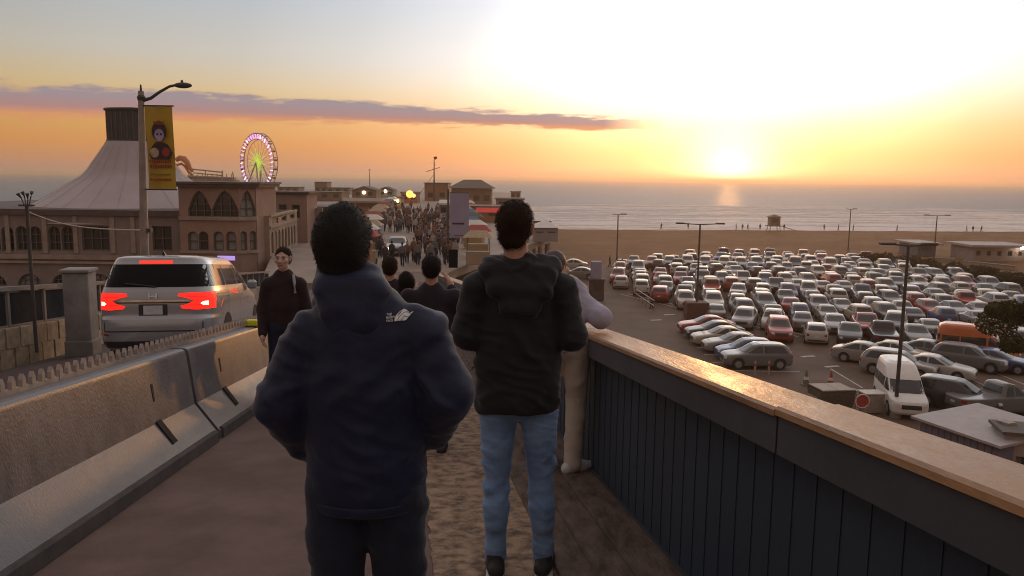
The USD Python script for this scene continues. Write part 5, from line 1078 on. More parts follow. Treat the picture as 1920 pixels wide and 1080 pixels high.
col1 = skin([C((-.090, .01, 1.42), (.050, .01, 1.42), .064, .064), C((-.100, .0, 1.515), (.010, -.005, 1.505), .042, .048), C((-.090, -.05, 1.48), (.030, -.06, 1.47), .050, .055), C((-.07, -.07, 1.42), (.02, -.075, 1.41), .05, .052), C((-.05, -.08, 1.365), (.015, -.08, 1.365), .04, .042)], .010, .035, None, .006, (14, 14, 24), 8)
jac = skin(jk, .008, .022, lambda P: (.815 + .02 * np.cos(P[:, 0] * 9) - P[:, 2]), .0085, (7, 7, 15), 2)
def creases(mesh, amp, ang, freq, seed, band=None):
    v = mesh.vertices; n = mesh.vertex_normals; out = np.zeros(len(v))
    for k, (tilt, fr, am) in enumerate(((0.9, 1.0, 1.0), (-1.1, 0.8, 0.9), (0.2, 1.9, 0.45))):
        d = np.array(ang, float) + np.array([tilt, 0.3 * tilt, 0]); d /= np.linalg.norm(d)
        q = v @ d * freq * fr + 7.0 * meshkit.fbm(v * [4.0, 4.0, 5.5] + 13 * k, 3, seed + k)
        mask = np.clip(3.2 * meshkit.fbm(v * 5 + 9 + 5 * k, 2, seed + 7 + k) - 1.35, 0, 1)
        out += am * (np.abs(np.sin(q)) ** 4 - .25) * mask
    if band is not None: out *= band(v)
    return trimesh.Trimesh(v + n * (amp * out)[:, None], mesh.faces, process=False)
part(m1, 'jacket', creases(jac, .016, (.1, .1, 1), 34, 5, lambda v: .55 + .45 * np.clip((np.abs(v[:, 0]) - .12) / .06, 0, 1)), M_NAVY, True)
part(m1, 'hood', col1, M_NAVY, True)
# ribbed hem and a chest seam sit a few millimetres proud of the shell
hem = skin([C((0, 0, .88), (0, 0, 1.0), .184, .186, 1.40)], .0095, .03, lambda P: np.maximum(.808 - P[:, 2], P[:, 2] - .845)); part(m1, 'hem', hem, M_NAVY, True)
# printed half dome emblem and word line on the right shoulder blade, laid on the cloth
from scipy.spatial import cKDTree
bk = jac.vertices[jac.vertices[:, 1] < -0.02]; tree = cKDTree(bk[:, [0, 2]])
def on_back(poly, y_off=.0045):
    poly = shapely.segmentize(poly, .006); v, f = trimesh.creation.triangulate_polygon(poly, engine='earcut'); d, i = tree.query(v, k=4); y = (bk[i, 1] / (d + .004)).sum(1) / (1 / (d + .004)).sum(1)
    P = np.stack([v[:, 0], y - y_off, v[:, 1]], 1); nn = np.cross(P[f[:, 1]] - P[f[:, 0]], P[f[:, 2]] - P[f[:, 0]]); return trimesh.Trimesh(P, np.where((nn[:, 1] > 0)[:, None], f[:, ::-1], f), process=False)
LXO, LZO = .132, 1.392
def qring(r0, r1): return [(LXO - .0 + r1 * math.cos(a), LZO + r1 * math.sin(a)) for a in np.linspace(math.pi, math.pi / 2 - .7, 12)] + [(LXO + r0 * math.cos(a), LZO + r0 * math.sin(a)) for a in np.linspace(math.pi / 2 - .7, math.pi, 12)]
for r0, r1 in ((.001, .0105), (.0118, .0205), (.0218, .0305)): part(m1, 'emblem_arc', on_back(Polygon(qring(r0, r1)).buffer(0)), M_LOGO)
tx = meshkit.text_mesh('THE NORTH FACE', .0042, .001, True)
wsc = .030 / tx.bounds[1][0]
tv = np.array(tx.vertices); d_, i_ = tree.query(np.stack([LXO - .036 + tv[:, 0] * wsc * .0 + 0, LZO + 0 * tv[:, 0]], 1))
for li, word in enumerate(('THE', 'NORTH', 'FACE')):
    tm_ = meshkit.text_mesh(word, .0058, .001, True); v = np.array(tm_.vertices); v[:, 0] *= .9; v[:, 0] += LXO - .052 - 0 * v[:, 0].max(); v[:, 1] += LZO + .017 - li * .0085
    dd_, ii_ = tree.query(v[:, :2], k=4); y = (bk[ii_, 1] / (dd_ + .004)).sum(1) / (1 / (dd_ + .004)).sum(1)
    part(m1, 'emblem_word', fix(trimesh.Trimesh(np.stack([v[:, 0], y - .0045 - v[:, 2], v[:, 1]], 1), tm_.faces, process=False)), M_LOGO)
part(m1, 'trousers', creases(skin([C((-.02, 0, .93), (.02, 0, .93), .14, .14, 1.2), C((-.090, 0, .86), (-.100, .03, .48), .098, .078), C((-.100, .03, .48), (-.11, -.06, .07), .078, .066), C((.085, 0, .86), (.09, .07, .49), .098, .078), C((.09, .07, .49), (.09, .09, .07), .078, .066)], .011, .03, None, .006, (8, 8, 14), 6), .008, (.2, .2, 1), 30, 7), M_JEAND, True)
shoe((-.11, -.06, 0), (-.05, 1), M_SHOEK, m1); shoe((.09, .09, 0), (.05, 1), M_SHOEK, m1)

# ---- 2: man in the black hooded coat and blue jeans
o2 = np.array([0.035, 3.72, 0]); o2[2] = ramp_z(o2[:2] @ SD) + .012
m2_ = thing('person', 'person in a black hooded coat and light blue jeans standing right of the centre', 'person', o2)
hp, T = head_prims((-.02, .02, 1.70), -.25, 1.0)
part(m2_, 'body', skin(hp + [C((-.02, -.01, 1.61), (-.01, -.02, 1.46), .056, .064), C((0, 0, 1.42), (0, 0, 1.0), .12, .12, 1.3), C((-.19, 0, 1.42), (-.25, .0, 1.17), .045, .036), C((-.25, 0, 1.17), (-.17, .25, 1.22), .036, .03), C((.19, 0, 1.42), (.26, -.02, 1.17), .045, .036), C((.26, -.02, 1.17), (.16, .22, 1.16), .036, .03),
     C((-.09, 0, .95), (-.095, .02, .50), .07, .05), C((-.095, .02, .50), (-.10, .02, .09), .048, .035), C((.095, 0, .95), (.115, .02, .50), .07, .05), C((.115, .02, .50), (.135, .03, .09), .048, .035)]
     + hand((-.17, .25, 1.22), (.7, .6, .3), (.1, -.2, .9), (.6, -.7, .1), curl=.9) + hand((.16, .22, 1.16), (-.75, .5, .35), (.1, -.2, .9), (-.6, -.7, .1), curl=.9), .010, .012), M_SKIN, True)
ph = thing('phone', 'black phone held by the person in the black hooded coat', 'phone', o2 + [.0, .36, 1.27]); part(ph, 'case', MB().box((0, 0, 0), (.15, .009, .075), 0, .004), M_PHONE); part(ph, 'lens', MB().tube([(.055, .004, .02), (.055, .008, .02)], .008, 8), M_CGLASS)
hair2 = skin([E_(T(0, -.020, .034), (.0815, .098, .092)), E_(T(0, -.055, -.01), (.069, .056, .088)), C(T(-.02, -.075, -.06), T(.02, -.075, -.06), .028)], .007, .02, lambda P: -(P @ np.array([.25, -1.0, .45]) - np.array(T(0, .05, .0)) @ np.array([.25, -1.0, .45])) - .02, .006, (45, 45, 38), 5)
h2 = part(m2_, 'hair', hair2, M_HAIRB, True); strands(h2, hair2, 2200, .014, .0014, M_HAIRB, 4)
for sx in (1,):
    a, b, c = T(sx * .078, .0, .012), T(sx * .066, .092, .006), T(.03, .104, .002)
    gl = thing('glasses', 'dark glasses worn by the person in the black hooded coat', 'glasses', o2); part(gl, 'temple_arm', MB().tube([a, b], .0022, 5), M_PHONE); part(gl, 'rim', MB().tube([T(.012 + .022 * (1 + math.cos(q)), .104 - .006 * math.cos(q), .004 + .019 * math.sin(q)) for q in np.linspace(0, 2 * math.pi, 16)], .002, 5), M_PHONE); part(gl, 'rim', MB().tube([T(-.012 - .022 * (1 + math.cos(q)), .104 - .006 * math.cos(q), .004 + .019 * math.sin(q)) for q in np.linspace(0, 2 * math.pi, 16)], .002, 5), M_PHONE)
jk2 = [C((0, 0, .90), (.0, -.0, 1.15), .205, .198, 1.45), C((0, -.0, 1.15), (.0, -.01, 1.42), .198, .172, 1.45), C((-.175, -.005, 1.43), (.185, -.005, 1.42), .070, .072),
       C((-.192, -.0, 1.41), (-.235, .005, 1.20), .082, .080), C((-.235, .005, 1.20), (-.175, .22, 1.235), .078, .054), C((.195, -.0, 1.40), (.245, -.03, 1.205), .080, .074), C((.245, -.03, 1.205), (.16, .19, 1.19), .074, .054)]
jac2 = skin(jk2, .008, .022, lambda P: (.845 - .05 * np.abs(P[:, 0]) - P[:, 2]), .009, (6, 6, 12), 12)
part(m2_, 'coat', creases(jac2, .015, (.1, .1, 1), 30, 15), M_BLKJ, True)
part(m2_, 'hood', creases(skin([C((-.125, .0, 1.525), (.145, -.0, 1.525), .05, .05), C((-.135, -.05, 1.50), (.12, -.06, 1.49), .055, .055), C((-.10, -.095, 1.43), (.10, -.10, 1.42), .055, .055), C((-.05, -.115, 1.345), (.05, -.115, 1.34), .045, .045), C((-.13, .03, 1.49), (-.12, .09, 1.44), .045, .03), C((.14, .03, 1.49), (.12, .09, 1.44), .045, .03), C((.10, 0, 1.54), (.165, -.01, 1.51), .028, .02)], .010, .04, None, .007, (12, 12, 18), 9), .006, (.2, .2, 1), 40, 3), M_BLKJ, True)
part(m2_, 'jeans', creases(skin([C((-.03, 0, .93), (.03, 0, .93), .15, .15, 1.2), C((-.092, 0, .84), (-.098, .02, .50), .096, .064), C((-.098, .015, .44), (-.10, .01, .13), .064, .047), C((-.098, -.01, .36), (-.10, -.01, .28), .064, .058), C((.100, 0, .84), (.118, .02, .50), .096, .064), C((.118, .015, .44), (.135, .02, .13), .064, .047), C((.122, -.01, .36), (.128, -.01, .28), .064, .058), C((-.10, .01, .14), (-.10, .02, .085), .048, .052), C((.135, .02, .14), (.135, .03, .085), .048, .052)], .009, .022, None, .006, (8, 8, 20), 16), .013, (.05, .2, 1), 52, 17, lambda v: .35 + .65 * np.exp(-((v[:, 2] - .5) / .12) ** 2) + .7 * np.exp(-((v[:, 2] - .14) / .08) ** 2)), M_JEAN, True)
shoe((-.10, .0, 0), (-.12, 1), M_SHOEK, m2_); shoe((.138, .02, 0), (.2, 1), M_SHOEK, m2_)
for q in ((-.10, .0), (.138, .02)): part(m2_, 'shoe_sole', MB().box((q[0], q[1] + .05, .012), (.088, .29, .022), 0, .01), M_SOLE)

# ---- 3: person in beige trousers leaning on the parapet
o3 = rp(5.40, 1.09, .088)
m3 = thing('person', 'person in beige trousers and lilac sweater leaning with an elbow on the parapet cap', 'person', o3)
hp, T = head_prims((-.06, .24, 1.40), -.8, 1.0)
part(m3, 'body', skin(hp + [C((-.05, .19, 1.34), (-.02, .14, 1.25), .055, .062), C((0, .10, 1.24), (-.02, -.08, .92), .11, .12, 1.0), C((.08, .10, 1.20), (.23, -.10, 1.09), .045, .036), C((.23, -.10, 1.09), (.20, .16, 1.11), .036, .028), C((-.1, .16, 1.22), (.08, .34, 1.10), .045, .036), C((.08, .34, 1.10), (.18, .48, 1.11), .036, .028),
     C((-.09, -.08, .90), (-.10, .10, .48), .07, .05), C((-.10, .10, .48), (-.13, .06, .08), .048, .035), C((.07, -.09, .90), (.085, -.02, .50), .07, .05), C((.085, -.02, .50), (.06, -.12, .08), .048, .035)]
     + hand((.20, .16, 1.11), (-.1, .9, -.05), (-.9, -.1, .2), (0, 0, -1), curl=.3) + hand((.18, .48, 1.11), (.3, .9, -.05), (-.9, .3, .2), (0, 0, -1), curl=.3), .011, .012), M_SKINP, True)
hr3 = skin([E_(T(0, -.02, .035), (.084, .10, .095)), E_(T(0, -.06, -.03), (.075, .055, .11))], .010, .02, lambda P: -((P - np.array(T(0, .05, 0))) @ np.array([.84 * -1, -.54 * 1, .4])) - .03 if False else (P[:, 2] * 0 - 1), .006, (30, 30, 30), 7)
part(m3, 'hair', hr3, mat('hair_auburn', (0.05, 0.018, 0.015), (0.03, 0.012, 0.01), scale=60, rough=.5, obj=True), True)
part(m3, 'sweater', creases(skin([C((0, .09, 1.22), (-.02, -.09, .95), .148, .145, 1.05), C((-.10, .15, 1.235), (.10, .17, 1.235), .07, .07), C((.08, .10, 1.20), (.23, -.10, 1.10), .078, .070), C((.23, -.10, 1.10), (.20, .12, 1.12), .070, .05), C((-.1, .16, 1.22), (.08, .34, 1.11), .075, .062), C((.08, .34, 1.11), (.17, .46, 1.12), .062, .046)], .011, .04, lambda P: (.86 - P[:, 2]), .006, (9, 9, 12), 3), .007, (.4, .2, 1), 34, 9), M_LILAC, True)
part(m3, 'trousers', creases(skin([C((-.05, -.09, .93), (.04, -.09, .93), .135, .135, 1.05), C((-.085, -.08, .86), (-.10, .10, .48), .10, .070), C((-.10, .10, .48), (-.13, .06, .07), .068, .062), C((.075, -.09, .86), (.085, -.02, .50), .10, .072), C((.085, -.02, .50), (.06, -.12, .07), .070, .064)], .011, .03, None, .006, (7, 7, 10), 4), .006, (.2, .2, 1), 30, 8), M_BEIGE, True)
shoe((-.13, .06, 0), (.3, 1), M_SOLE, m3); shoe((.06, -.12, 0), (.8, .6), M_SOLE, m3)

# ---- general walker for the others
def walker(t, H, coat, legs, hair, skin_m=None, res=.014, stride=.12, yaw=0.0, faced=False, coat_z=.80, arms=None, back=True, hairlen=0, strap=False):
    f = H / 1.75; S = lambda *p: tuple(q * f for q in p); skin_m = skin_m or M_SKIN
    hp, T = head_prims(S(0, .02, 1.625), yaw, f)
    aL, aR = arms or ([(-.165, 0, 1.345), (-.225, -.02, 1.08), (-.215, .08, .84)], [(.165, 0, 1.345), (.225, -.02, 1.08), (.215, .10, .84)])
    lim = []
    for A in (aL, aR): lim += [C(S(*A[0]), S(*A[1]), .045 * f, .036 * f), C(S(*A[1]), S(*A[2]), .036 * f, .028 * f)]
    lg = [[(-.09, 0, .90), (-.095, .04 + stride * .5, .49), (-.10, stride, .09)], [(.09, 0, .90), (.095, .03, .49), (.10, -stride, .09)]]
    for A in lg: lim += [C(S(*A[0]), S(*A[1]), .07 * f, .05 * f), C(S(*A[1]), S(*A[2]), .048 * f, .034 * f)]
    hands = []
    if res < .02:
        for A, sg in ((aL, 1), (aR, -1)):
            d = np.array(A[2]) - np.array(A[1]); hands += hand(S(*A[2]), d, (0, .9, .3) if abs(d[2]) > .2 else (0, .2, .9), (sg, 0, .1), curl=.6)
    else: hands = [C(S(*A[2]), S(*(np.array(A[2]) + [0, .02, -.10])), .04 * f, .03 * f) for A in (aL, aR)]
    part(t, 'body', skin(hp + [C(S(0, .0, 1.54), S(0, -.01, 1.40), .055 * f, .062 * f), C(S(0, 0, 1.34), S(0, 0, .95), .12 * f, .12 * f, 1.3)] + lim + hands, min(res, .02) if res > .02 else min(res, .011), .012), skin_m, True)
    if faced: face(t, T, f)
    hpz = [E_(T(0, -.022, .038), np.array([.079, .095, .085]) * f), E_(T(0, -.05, .0), np.array([.074, .062, .085 + .06 * hairlen]) * f)]
    ca, sa = math.cos(yaw), math.sin(yaw); fd = np.array([-sa, ca, 0]); pt = np.array(T(0, .048, .035))
    hm_ = skin(hpz, min(res, .012), .02, lambda P: (P - pt) @ (fd * 1.0 + np.array([0, 0, -.75])), .004, (40, 40, 30), 3)
    ho_ = part(t, 'hair', hm_, hair, True)
    if res < .02: strands(ho_, hm_, 1500, .012, .0013, hair, 5)
    ck = [C(S(0, 0, .95), S(0, 0, 1.18), .172 * f, .172 * f, 1.45), C(S(0, 0, 1.18), S(0, -.005, 1.34), .175 * f, .155 * f, 1.45), C(S(-.135, 0, 1.34), S(.135, 0, 1.34), .068 * f, .068 * f), C(S(-.05, 0, 1.41), S(.05, 0, 1.41), .062 * f, .062 * f), C(S(-.025, 0, 1.465), S(.025, 0, 1.465), .056 * f, .056 * f)]
    for A in (aL, aR): ck += [C(S(*A[0]), S(*A[1]), .076 * f, .066 * f), C(S(*A[1]), S(*A[2]), .066 * f, .048 * f)]
    part(t, 'coat', skin(ck, res, .04, lambda P: coat_z * f - P[:, 2], .006, (8, 8, 14), int(H * 100) % 17), coat, True)
    tk = [C(S(-.03, 0, .92), S(.03, 0, .92), .14 * f, .14 * f, 1.2)]
    for A in lg: tk += [C(S(*A[0]), S(*A[1]), .095 * f, .072 * f), C(S(*A[1]), S(*A[2]), .072 * f, .058 * f)]
    part(t, 'trousers', skin(tk, res, .03, None, .004, (8, 8, 14), 2), legs, True)
    if res < .02:
        for A in lg: shoe(S(*A[2])[:2] + (0,), (0, 1), M_SHOEK, t, f, .012)
    else:
        for A in lg: part(t, 'shoe', skin([C((A[2][0] * f, A[2][1] * f - .05, .04), (A[2][0] * f, A[2][1] * f + .15, .035), .045, .04)], .025, .02), M_SHOEK, True)
# 4: bareheaded man coming towards us
p4 = deck_hit(532, 742); p4 = np.array([at_y(534, 600, 8.3)[0], 8.3, 0]); p4[2] = ramp_z(p4[:2] @ SD)
m4_ = thing('person', 'short haired person in a dark jacket walking towards us beside the barrier', 'person', p4, math.pi + .12)
walker(m4_, 1.72, M_MAROON, M_JEAND, M_HAIRB, M_SKINP, .012, .1, -.15, True)
part(m4_, 'backpack_strap', MB().tube([(-.13, .12, 1.25), (-.125, .115, 1.36), (-.10, .03, 1.43)], .016, 6), mat('strap_grey', (0.35, 0.35, 0.38), rough=.7), True)
# 5, 6, 7: backs of heads between the two men
def back_person(px, py, Y, H_, label, coat, hair, arms=None, yaw=0.0, hairlen=0):
    q = at_y(px, py, Y); o = np.array([q[0], Y, 0]); o[2] = ramp_z(o[:2] @ SD); t = thing('person', label, 'person', o); walker(t, q[2] - o[2], coat, M_JEAND, hair, None, .013, .1, yaw, arms=arms, hairlen=hairlen); return t, o
back_person(731, 480, 7.9, 0, 'dark haired person partly hidden by the navy jacket, left head of the gap', M_MAROON, M_HAIRB)
back_person(762, 511, 6.6, 0, 'shorter dark haired person low in the gap right of the navy hood', cloth('coat_grey', (.07, .065, .075)), M_HAIRK, hairlen=1)
t7, o7 = back_person(809, 477, 6.4, 0, 'dark haired person in a dark jacket raising a phone between the two men', cloth('jacket_plum', (0.022, 0.016, 0.026)), M_HAIRK, arms=([(-.20, 0, 1.38), (-.25, -.02, 1.10), (-.22, .12, .90)], [(.20, 0, 1.38), (.25, .05, 1.18), (.16, .22, 1.42)]))
ph2 = thing('phone', 'dark phone held up by the person between the two men', 'phone', o7 + [.155, .26, 1.56]); part(ph2, 'case', MB().box((0, 0, 0), (.076, .009, .155), 0, .004), M_PHONE); part(ph2, 'lens', MB().tube([(.02, .004, .05), (.02, .008, .05)], .008, 8), M_CGLASS)

# ---- the crowd on the pier, figures a few pixels tall
crowd_cols = [('dark coat', cloth('crowd_dark', (.05, .04, .045))), ('brown coat', cloth('crowd_brown', (.16, .09, .06))), ('pale top', cloth('crowd_pale', (.42, .36, .33))), ('grey coat', cloth('crowd_grey', (.15, .14, .15))), ('mauve jacket', cloth('crowd_violet', (.13, .10, .13))), ('rust jacket', cloth('crowd_rust', (.20, .10, .065)))]
def far_person(nm, label, i, loc, rz, group):
    t = thing(nm, label, 'person', loc, rz, group); f = 1.72 / 1.75
    walker(t, 1.66 + .03 * i, crowd_cols[i][1], M_JEAND, (M_HAIRK, M_HAIRB)[i % 2], None, .035, .16, 0.0, coat_z=.78 - .02 * i); return t
protos = {}
rc2 = random.Random(11); placed = []
GC = 'crowd walking on the pier street'
tries = 0
while len(placed) < 190 and tries < 5000:
    tries += 1
    py = rc2.uniform(392, 500); Y = (ZC - PIER_Z) * FPX / (py - 335)
    px = rc2.uniform(690 + (py - 400) * .15, 862 - (py - 400) * .05); q = at_z(px, py, PIER_Z)
    if Y < 50 or any(math.hypot(q[0] - a, q[1] - b) < .75 for a, b in placed) or (abs(px - 745) < 30 and 440 < py < 490): continue
    placed.append((q[0], q[1])); i = rc2.randrange(6); rz = rc2.choice((0, math.pi)) + rc2.uniform(-.4, .4); lab = 'tiny far off person in a %s among the crowd on the pier street' % crowd_cols[i][0]
    if i in protos: copy_of(protos[i], 'person', lab, 'person', (q[0], q[1], PIER_Z), rz, GC + ', ' + crowd_cols[i][0])
    else: protos[i] = far_person('person', lab, i, (q[0], q[1], PIER_Z), rz, GC + ', ' + crowd_cols[i][0])
# people in the lot and at the water's edge
for (px, py, i, lab) in ((1143, 500, 0, 'person in a dark coat, left of three standing by the lot entrance lamp'), (1157, 503, 3, 'person in a grey coat, middle of three standing by the lot entrance lamp'), (1166, 508, 1, 'person in a brown coat, right of three standing by the lot entrance lamp'), (1222, 578, 0, 'person in dark clothes at the end of the queue railing in the lot')):
    q = at_z(px, py, 0.03); copy_of(protos[i], 'person', lab, 'person', q, rc2.uniform(0, 6), 'people in the lot')
for k, px in enumerate((1380, 1392, 1402, 1425, 1470, 1545, 1572, 1600, 1682, 1812, 1824, 1840, 1290, 1240)):
    q = at_z(px, 429.5 + (px - 1360) * .008, -.3); i = k % 2
    copy_of(protos[(0, 1)[i]], 'person', 'tiny dark figure standing at the water line, %s from the left along the shore' % ORD[sorted((1380, 1392, 1402, 1425, 1470, 1545, 1572, 1600, 1682, 1812, 1824, 1840, 1290, 1240)).index(px)], 'person', (q[0], q[1], -.42 if q[1] > SHORE(q[0]) - 12 else -.25), rc2.uniform(0, 6), 'people at the water line')
# ------------------------------------------------------------------ lot furniture, small buildings, greenery
def lot_lamp(label, px, ytop, ybase, heads=2, w=3.4, block=False):
    q = at_z(px, ybase, 0.03); top = at_y(px, ytop, q[1])[2] - .03
    t = thing('lot_lamp', label, 'lamp post', q); part(t, 'pole', MB().tube([(0, 0, 0), (0, 0, top)], [.11, .075], 10), M_POLED, 40)
    part(t, 'cross_arm', MB().tube([(-w / 2, 0, top + .05), (0, 0, top - .05), (w / 2, 0, top + .05)], .05, 6), M_POLED)
    for sx in ((-1, 1) if heads == 2 else (1,)): part(t, 'lamp_head', fix(MB().box((sx * w / 2, 0, top + .06), (.8, .42, .14), 0, .05).mesh()), M_POLED)
    if block: part(t, 'plinth', fix(MB().box((0, 0, .8), (2.0, 1.6, 1.6), 0, .08).mesh()), mat('planter_brown', (0.12, 0.06, 0.05), (0.09, 0.045, 0.04), rough=.8))
    else: part(t, 'footing', MB().tube([(0, 0, 0), (0, 0, .5)], .28, 12), M_CONC)
lot_lamp('lamp post rising from a dark brown block beside the dark red sedan', 1305, 420, 598, 2, 3.6, True)
lot_lamp('tall double lamp post standing in front of the white van', 1678, 459, 782, 2, 2.2)
lot_lamp('thin lamp post by the lot entrance near the three standing people', 1156, 402, 505, 1, 1.6)
lot_lamp('far lamp post on the beach side of the packed cars', 1750, 404, 492, 2, 3.4)
lot_lamp('farthest small lamp post at the middle of the shoreline', 1590, 392, 470, 1, 1.5)
lh = at_z(1437, 430, -.3)
t = thing('lifeguard_hut', 'small lifeguard hut on stilts at the water line under the sun', 'hut', (lh[0], lh[1] - 6, -.3))
M_HUT = mat('hut_blue', (0.20, 0.16, 0.15), rough=.7)
part(t, 'cabin', MB().box((0, 0, 2.5), (2.6, 2.4, 2.2)), M_HUT); part(t, 'roof', MB().add([(-1.8, -1.7, 3.62), (1.8, -1.7, 3.62), (1.8, 1.7, 3.62), (-1.8, 1.7, 3.62), (0, 0, 4.3)], [[0, 1, 4], [1, 2, 4], [2, 3, 4], [3, 0, 4], [0, 3, 2], [0, 2, 1]]), M_RFD); part(t, 'platform', MB().box((0, 0, 1.3), (3.6, 3.4, .18)), M_HUT); part(t, 'window', MB().box((0, -1.21, 2.7), (1.6, .02, .9)), M_PANE)
for sx in (-1, 1):
    for sy in (-1, 1): part(t, 'stilt', MB().tube([(sx * 1.5, sy * 1.4, -.6), (sx * 1.2, sy * 1.1, 1.25)], .09, 6), M_HUT)
part(t, 'ramp', MB().bar((2.2, -.5, 1.2), (6.0, -.5, 0.0), .9, .1), M_HUT)
# ticket booth and sign by the entrance
q = at_z(1118, 562, .03)
t = thing('ticket_booth', 'violet topped ticket booth standing at the lot entrance', 'booth', q); M_BOOTH = mat('booth_dark', (0.10, 0.06, 0.07), rough=.7)
part(t, 'cabin', MB().box((0, 0, 1.1), (1.45, 1.4, 2.1), 0, .04), M_BOOTH); part(t, 'sign_box', MB().box((-.1, 0, 3.15), (1.1, .9, 1.8), 0, .05), M_LAV); part(t, 'window', MB().box((0, -.71, 1.45), (.9, .03, .7)), M_PANE); part(t, 'roof', MB().box((0, 0, 2.2), (1.7, 1.65, .12)), M_RFD)
# queue railing in the lot
qa, qb = at_z(1192, 560, .03), at_z(1226, 584, .03)
t = thing('queue_railing', 'pale metal queue railing left of the packed cars', 'railing', qa); dv = qb - qa
for z in (.55, 1.05): part(t, 'rail', MB().tube([(0, 0, z), (dv[0], dv[1], z)], .04, 6), M_WHT)
for k in range(6): part(t, 'post', MB().tube([(dv[0] * k / 5, dv[1] * k / 5, 0), (dv[0] * k / 5, dv[1] * k / 5, 1.08)], .035, 6), M_POLE)
# bits along the foot of the bridge
def dumpster(label, px, py, w, h, m, lid):
    q = at_z(px, py, .03); t = thing('waste_container', label, 'container', q, .15)
    part(t, 'bin_body', fix(MB().add([(-w / 2, -.6, 0), (w / 2, -.6, 0), (w / 2, .6, 0), (-w / 2, .6, 0), (-w / 2 - .08, -.75, h), (w / 2 + .08, -.75, h), (w / 2 + .08, .7, h), (-w / 2 - .08, .7, h)], [[0, 1, 5, 4], [1, 2, 6, 5], [2, 3, 7, 6], [3, 0, 4, 7], [3, 2, 1, 0]]).mesh()), m)
    for sx in (-1, 1): part(t, 'lid', MB().box((sx * w / 4, 0, h + .03), (w / 2 - .03, 1.55, .06)), lid); part(t, 'fork_pocket', MB().box((sx * (w / 2 + .09), 0, h * .6), (.12, 1.0, .14)), lid)
M_OLV = mat('container_olive', (0.10, 0.085, 0.06), rough=.7); M_LIDT = mat('container_lid', (0.34, 0.27, 0.22), rough=.6)
dumpster('long olive waste container with pale lids behind the wooden cap', 1556, 768, 1.9, 1.25, M_OLV, M_LIDT)
def barrel(label, px, py, r, h, m):
    q = at_z(px, py, .03); t = thing('barrel', label, 'barrel', q); part(t, 'drum', fix(MB().lathe([(.01, 0), (r, 0), (r, .04), (r * .97, h * .33), (r, h * .34), (r * .97, h * .66), (r, h * .67), (r, h), (.01, h)], (0, 0, 0), 18).mesh()), m, 30); part(t, 'lid', fix(MB().lathe([(.01, h + .005), (r * 1.06, h + .005), (r * 1.04, h + .06), (.01, h + .09)], (0, 0, 0), 18).mesh()), M_LIDT, 30)
barrel('pale tan barrel right of the olive waste container', 1592, 770, .34, 1.15, mat('barrel_tan', (0.36, 0.27, 0.20), rough=.7))
q = at_z(1632, 772, .03); t = thing('utility_cabinet', 'cream utility cabinet beside the pale barrel', 'cabinet', q, .1); part(t, 'case', MB().box((0, 0, .55), (1.1, .8, 1.05), 0, .03), mat('cabinet_cream', (0.42, 0.34, 0.26), rough=.7)); part(t, 'door', MB().box((0, -.41, .55), (.9, .03, .85)), M_LIDT); part(t, 'top', MB().box((0, 0, 1.11), (1.2, .9, .06)), M_WHT)
q = at_z(1614, 784, .03); t = thing('round_sign', 'round red sign in front of the cream cabinet', 'sign', q)
part(t, 'post', MB().tube([(0, 0, 0), (0, 0, 1.1)], .03, 6), M_POLE); part(t, 'disc', MB().tube([(0, -.05, .95), (0, -.035, .95)], .36, 24), mat('sign_disc_red', (0.40, 0.05, 0.045), rough=.5)); part(t, 'disc_rim', MB().tube([(.36 * math.cos(a), -.055, .95 + .36 * math.sin(a)) for a in np.linspace(0, 2 * math.pi, 25)], .03, 6, False), M_WHT)
for (px, py, lab, c) in ((1511, 722, 'olive traffic cone left of the waste container', (0.16, 0.15, 0.09)), (1557, 724, 'red traffic cone behind the waste container', (0.45, 0.08, 0.04))):
    q = at_z(px, py, .03); t = thing('traffic_cone', lab, 'cone', q); m = mat('cone_%d' % px, c, rough=.6)
    part(t, 'base', MB().box((0, 0, .03), (.5, .5, .06)), m); part(t, 'cone_body', fix(MB().lathe([(.2, .06), (.05, .95), (.01, .96)], (0, 0, 0), 12).mesh()), m); part(t, 'collar', fix(MB().lathe([(.152, .36), (.112, .58), (.10, .58)], (0, 0, 0), 12).mesh()), M_WHT)
for (px, lab) in ((1415, 'left white bollard before the grey sport wagon'), (1441, 'right white bollard before the grey sport wagon')):
    q = at_z(px, 703, .03); t = thing('bollard', lab, 'bollard', q, 0, 'bollards before the grey sport wagon'); part(t, 'post', fix(MB().lathe([(.07, 0), (.07, .85), (.05, .92), (.01, .94)], (0, 0, 0), 12).mesh()), M_LIDT, 40); part(t, 'band', fix(MB().lathe([(.074, .62), (.074, .74)], (0, 0, 0), 12).mesh()), M_BRED)
# grey roofed shed and pale building at the lower right
M_SHED = mat('shed_lilac', (0.17, 0.165, 0.21), (0.13, 0.125, 0.165), scale=1, rough=.8); M_SROOF = mat('shed_roof', (0.36, 0.31, 0.30), (0.30, 0.26, 0.25), scale=2, rough=.6)
zr = 2.9
c0, c1, c2, c3 = at_z(1722, 777, zr), at_z(1838, 774, zr), at_z(1880, 822, zr), at_z(1800, 853, zr)
c1 = at_z(1835, 775, zr); c2 = at_z(1905, 826, zr - .15); 
A_, B_ = at_z(1720, 781, zr), at_z(1876, 834, zr); axv = (B_ - A_)[:2]; Ls = np.linalg.norm(axv); axv = axv / Ls; nv = np.array([-axv[1], axv[0]]); nv = nv if nv[1] > 0 else -nv
t = thing('shed', 'lilac walled shed with a pale grey sloping roof at the lower right', 'shed', (A_[0], A_[1], 0.03))
def SH(u, v, z): q = A_[:2] + axv * u + nv * v; return (q[0] - A_[0], q[1] - A_[1], z)
Wd = 3.4
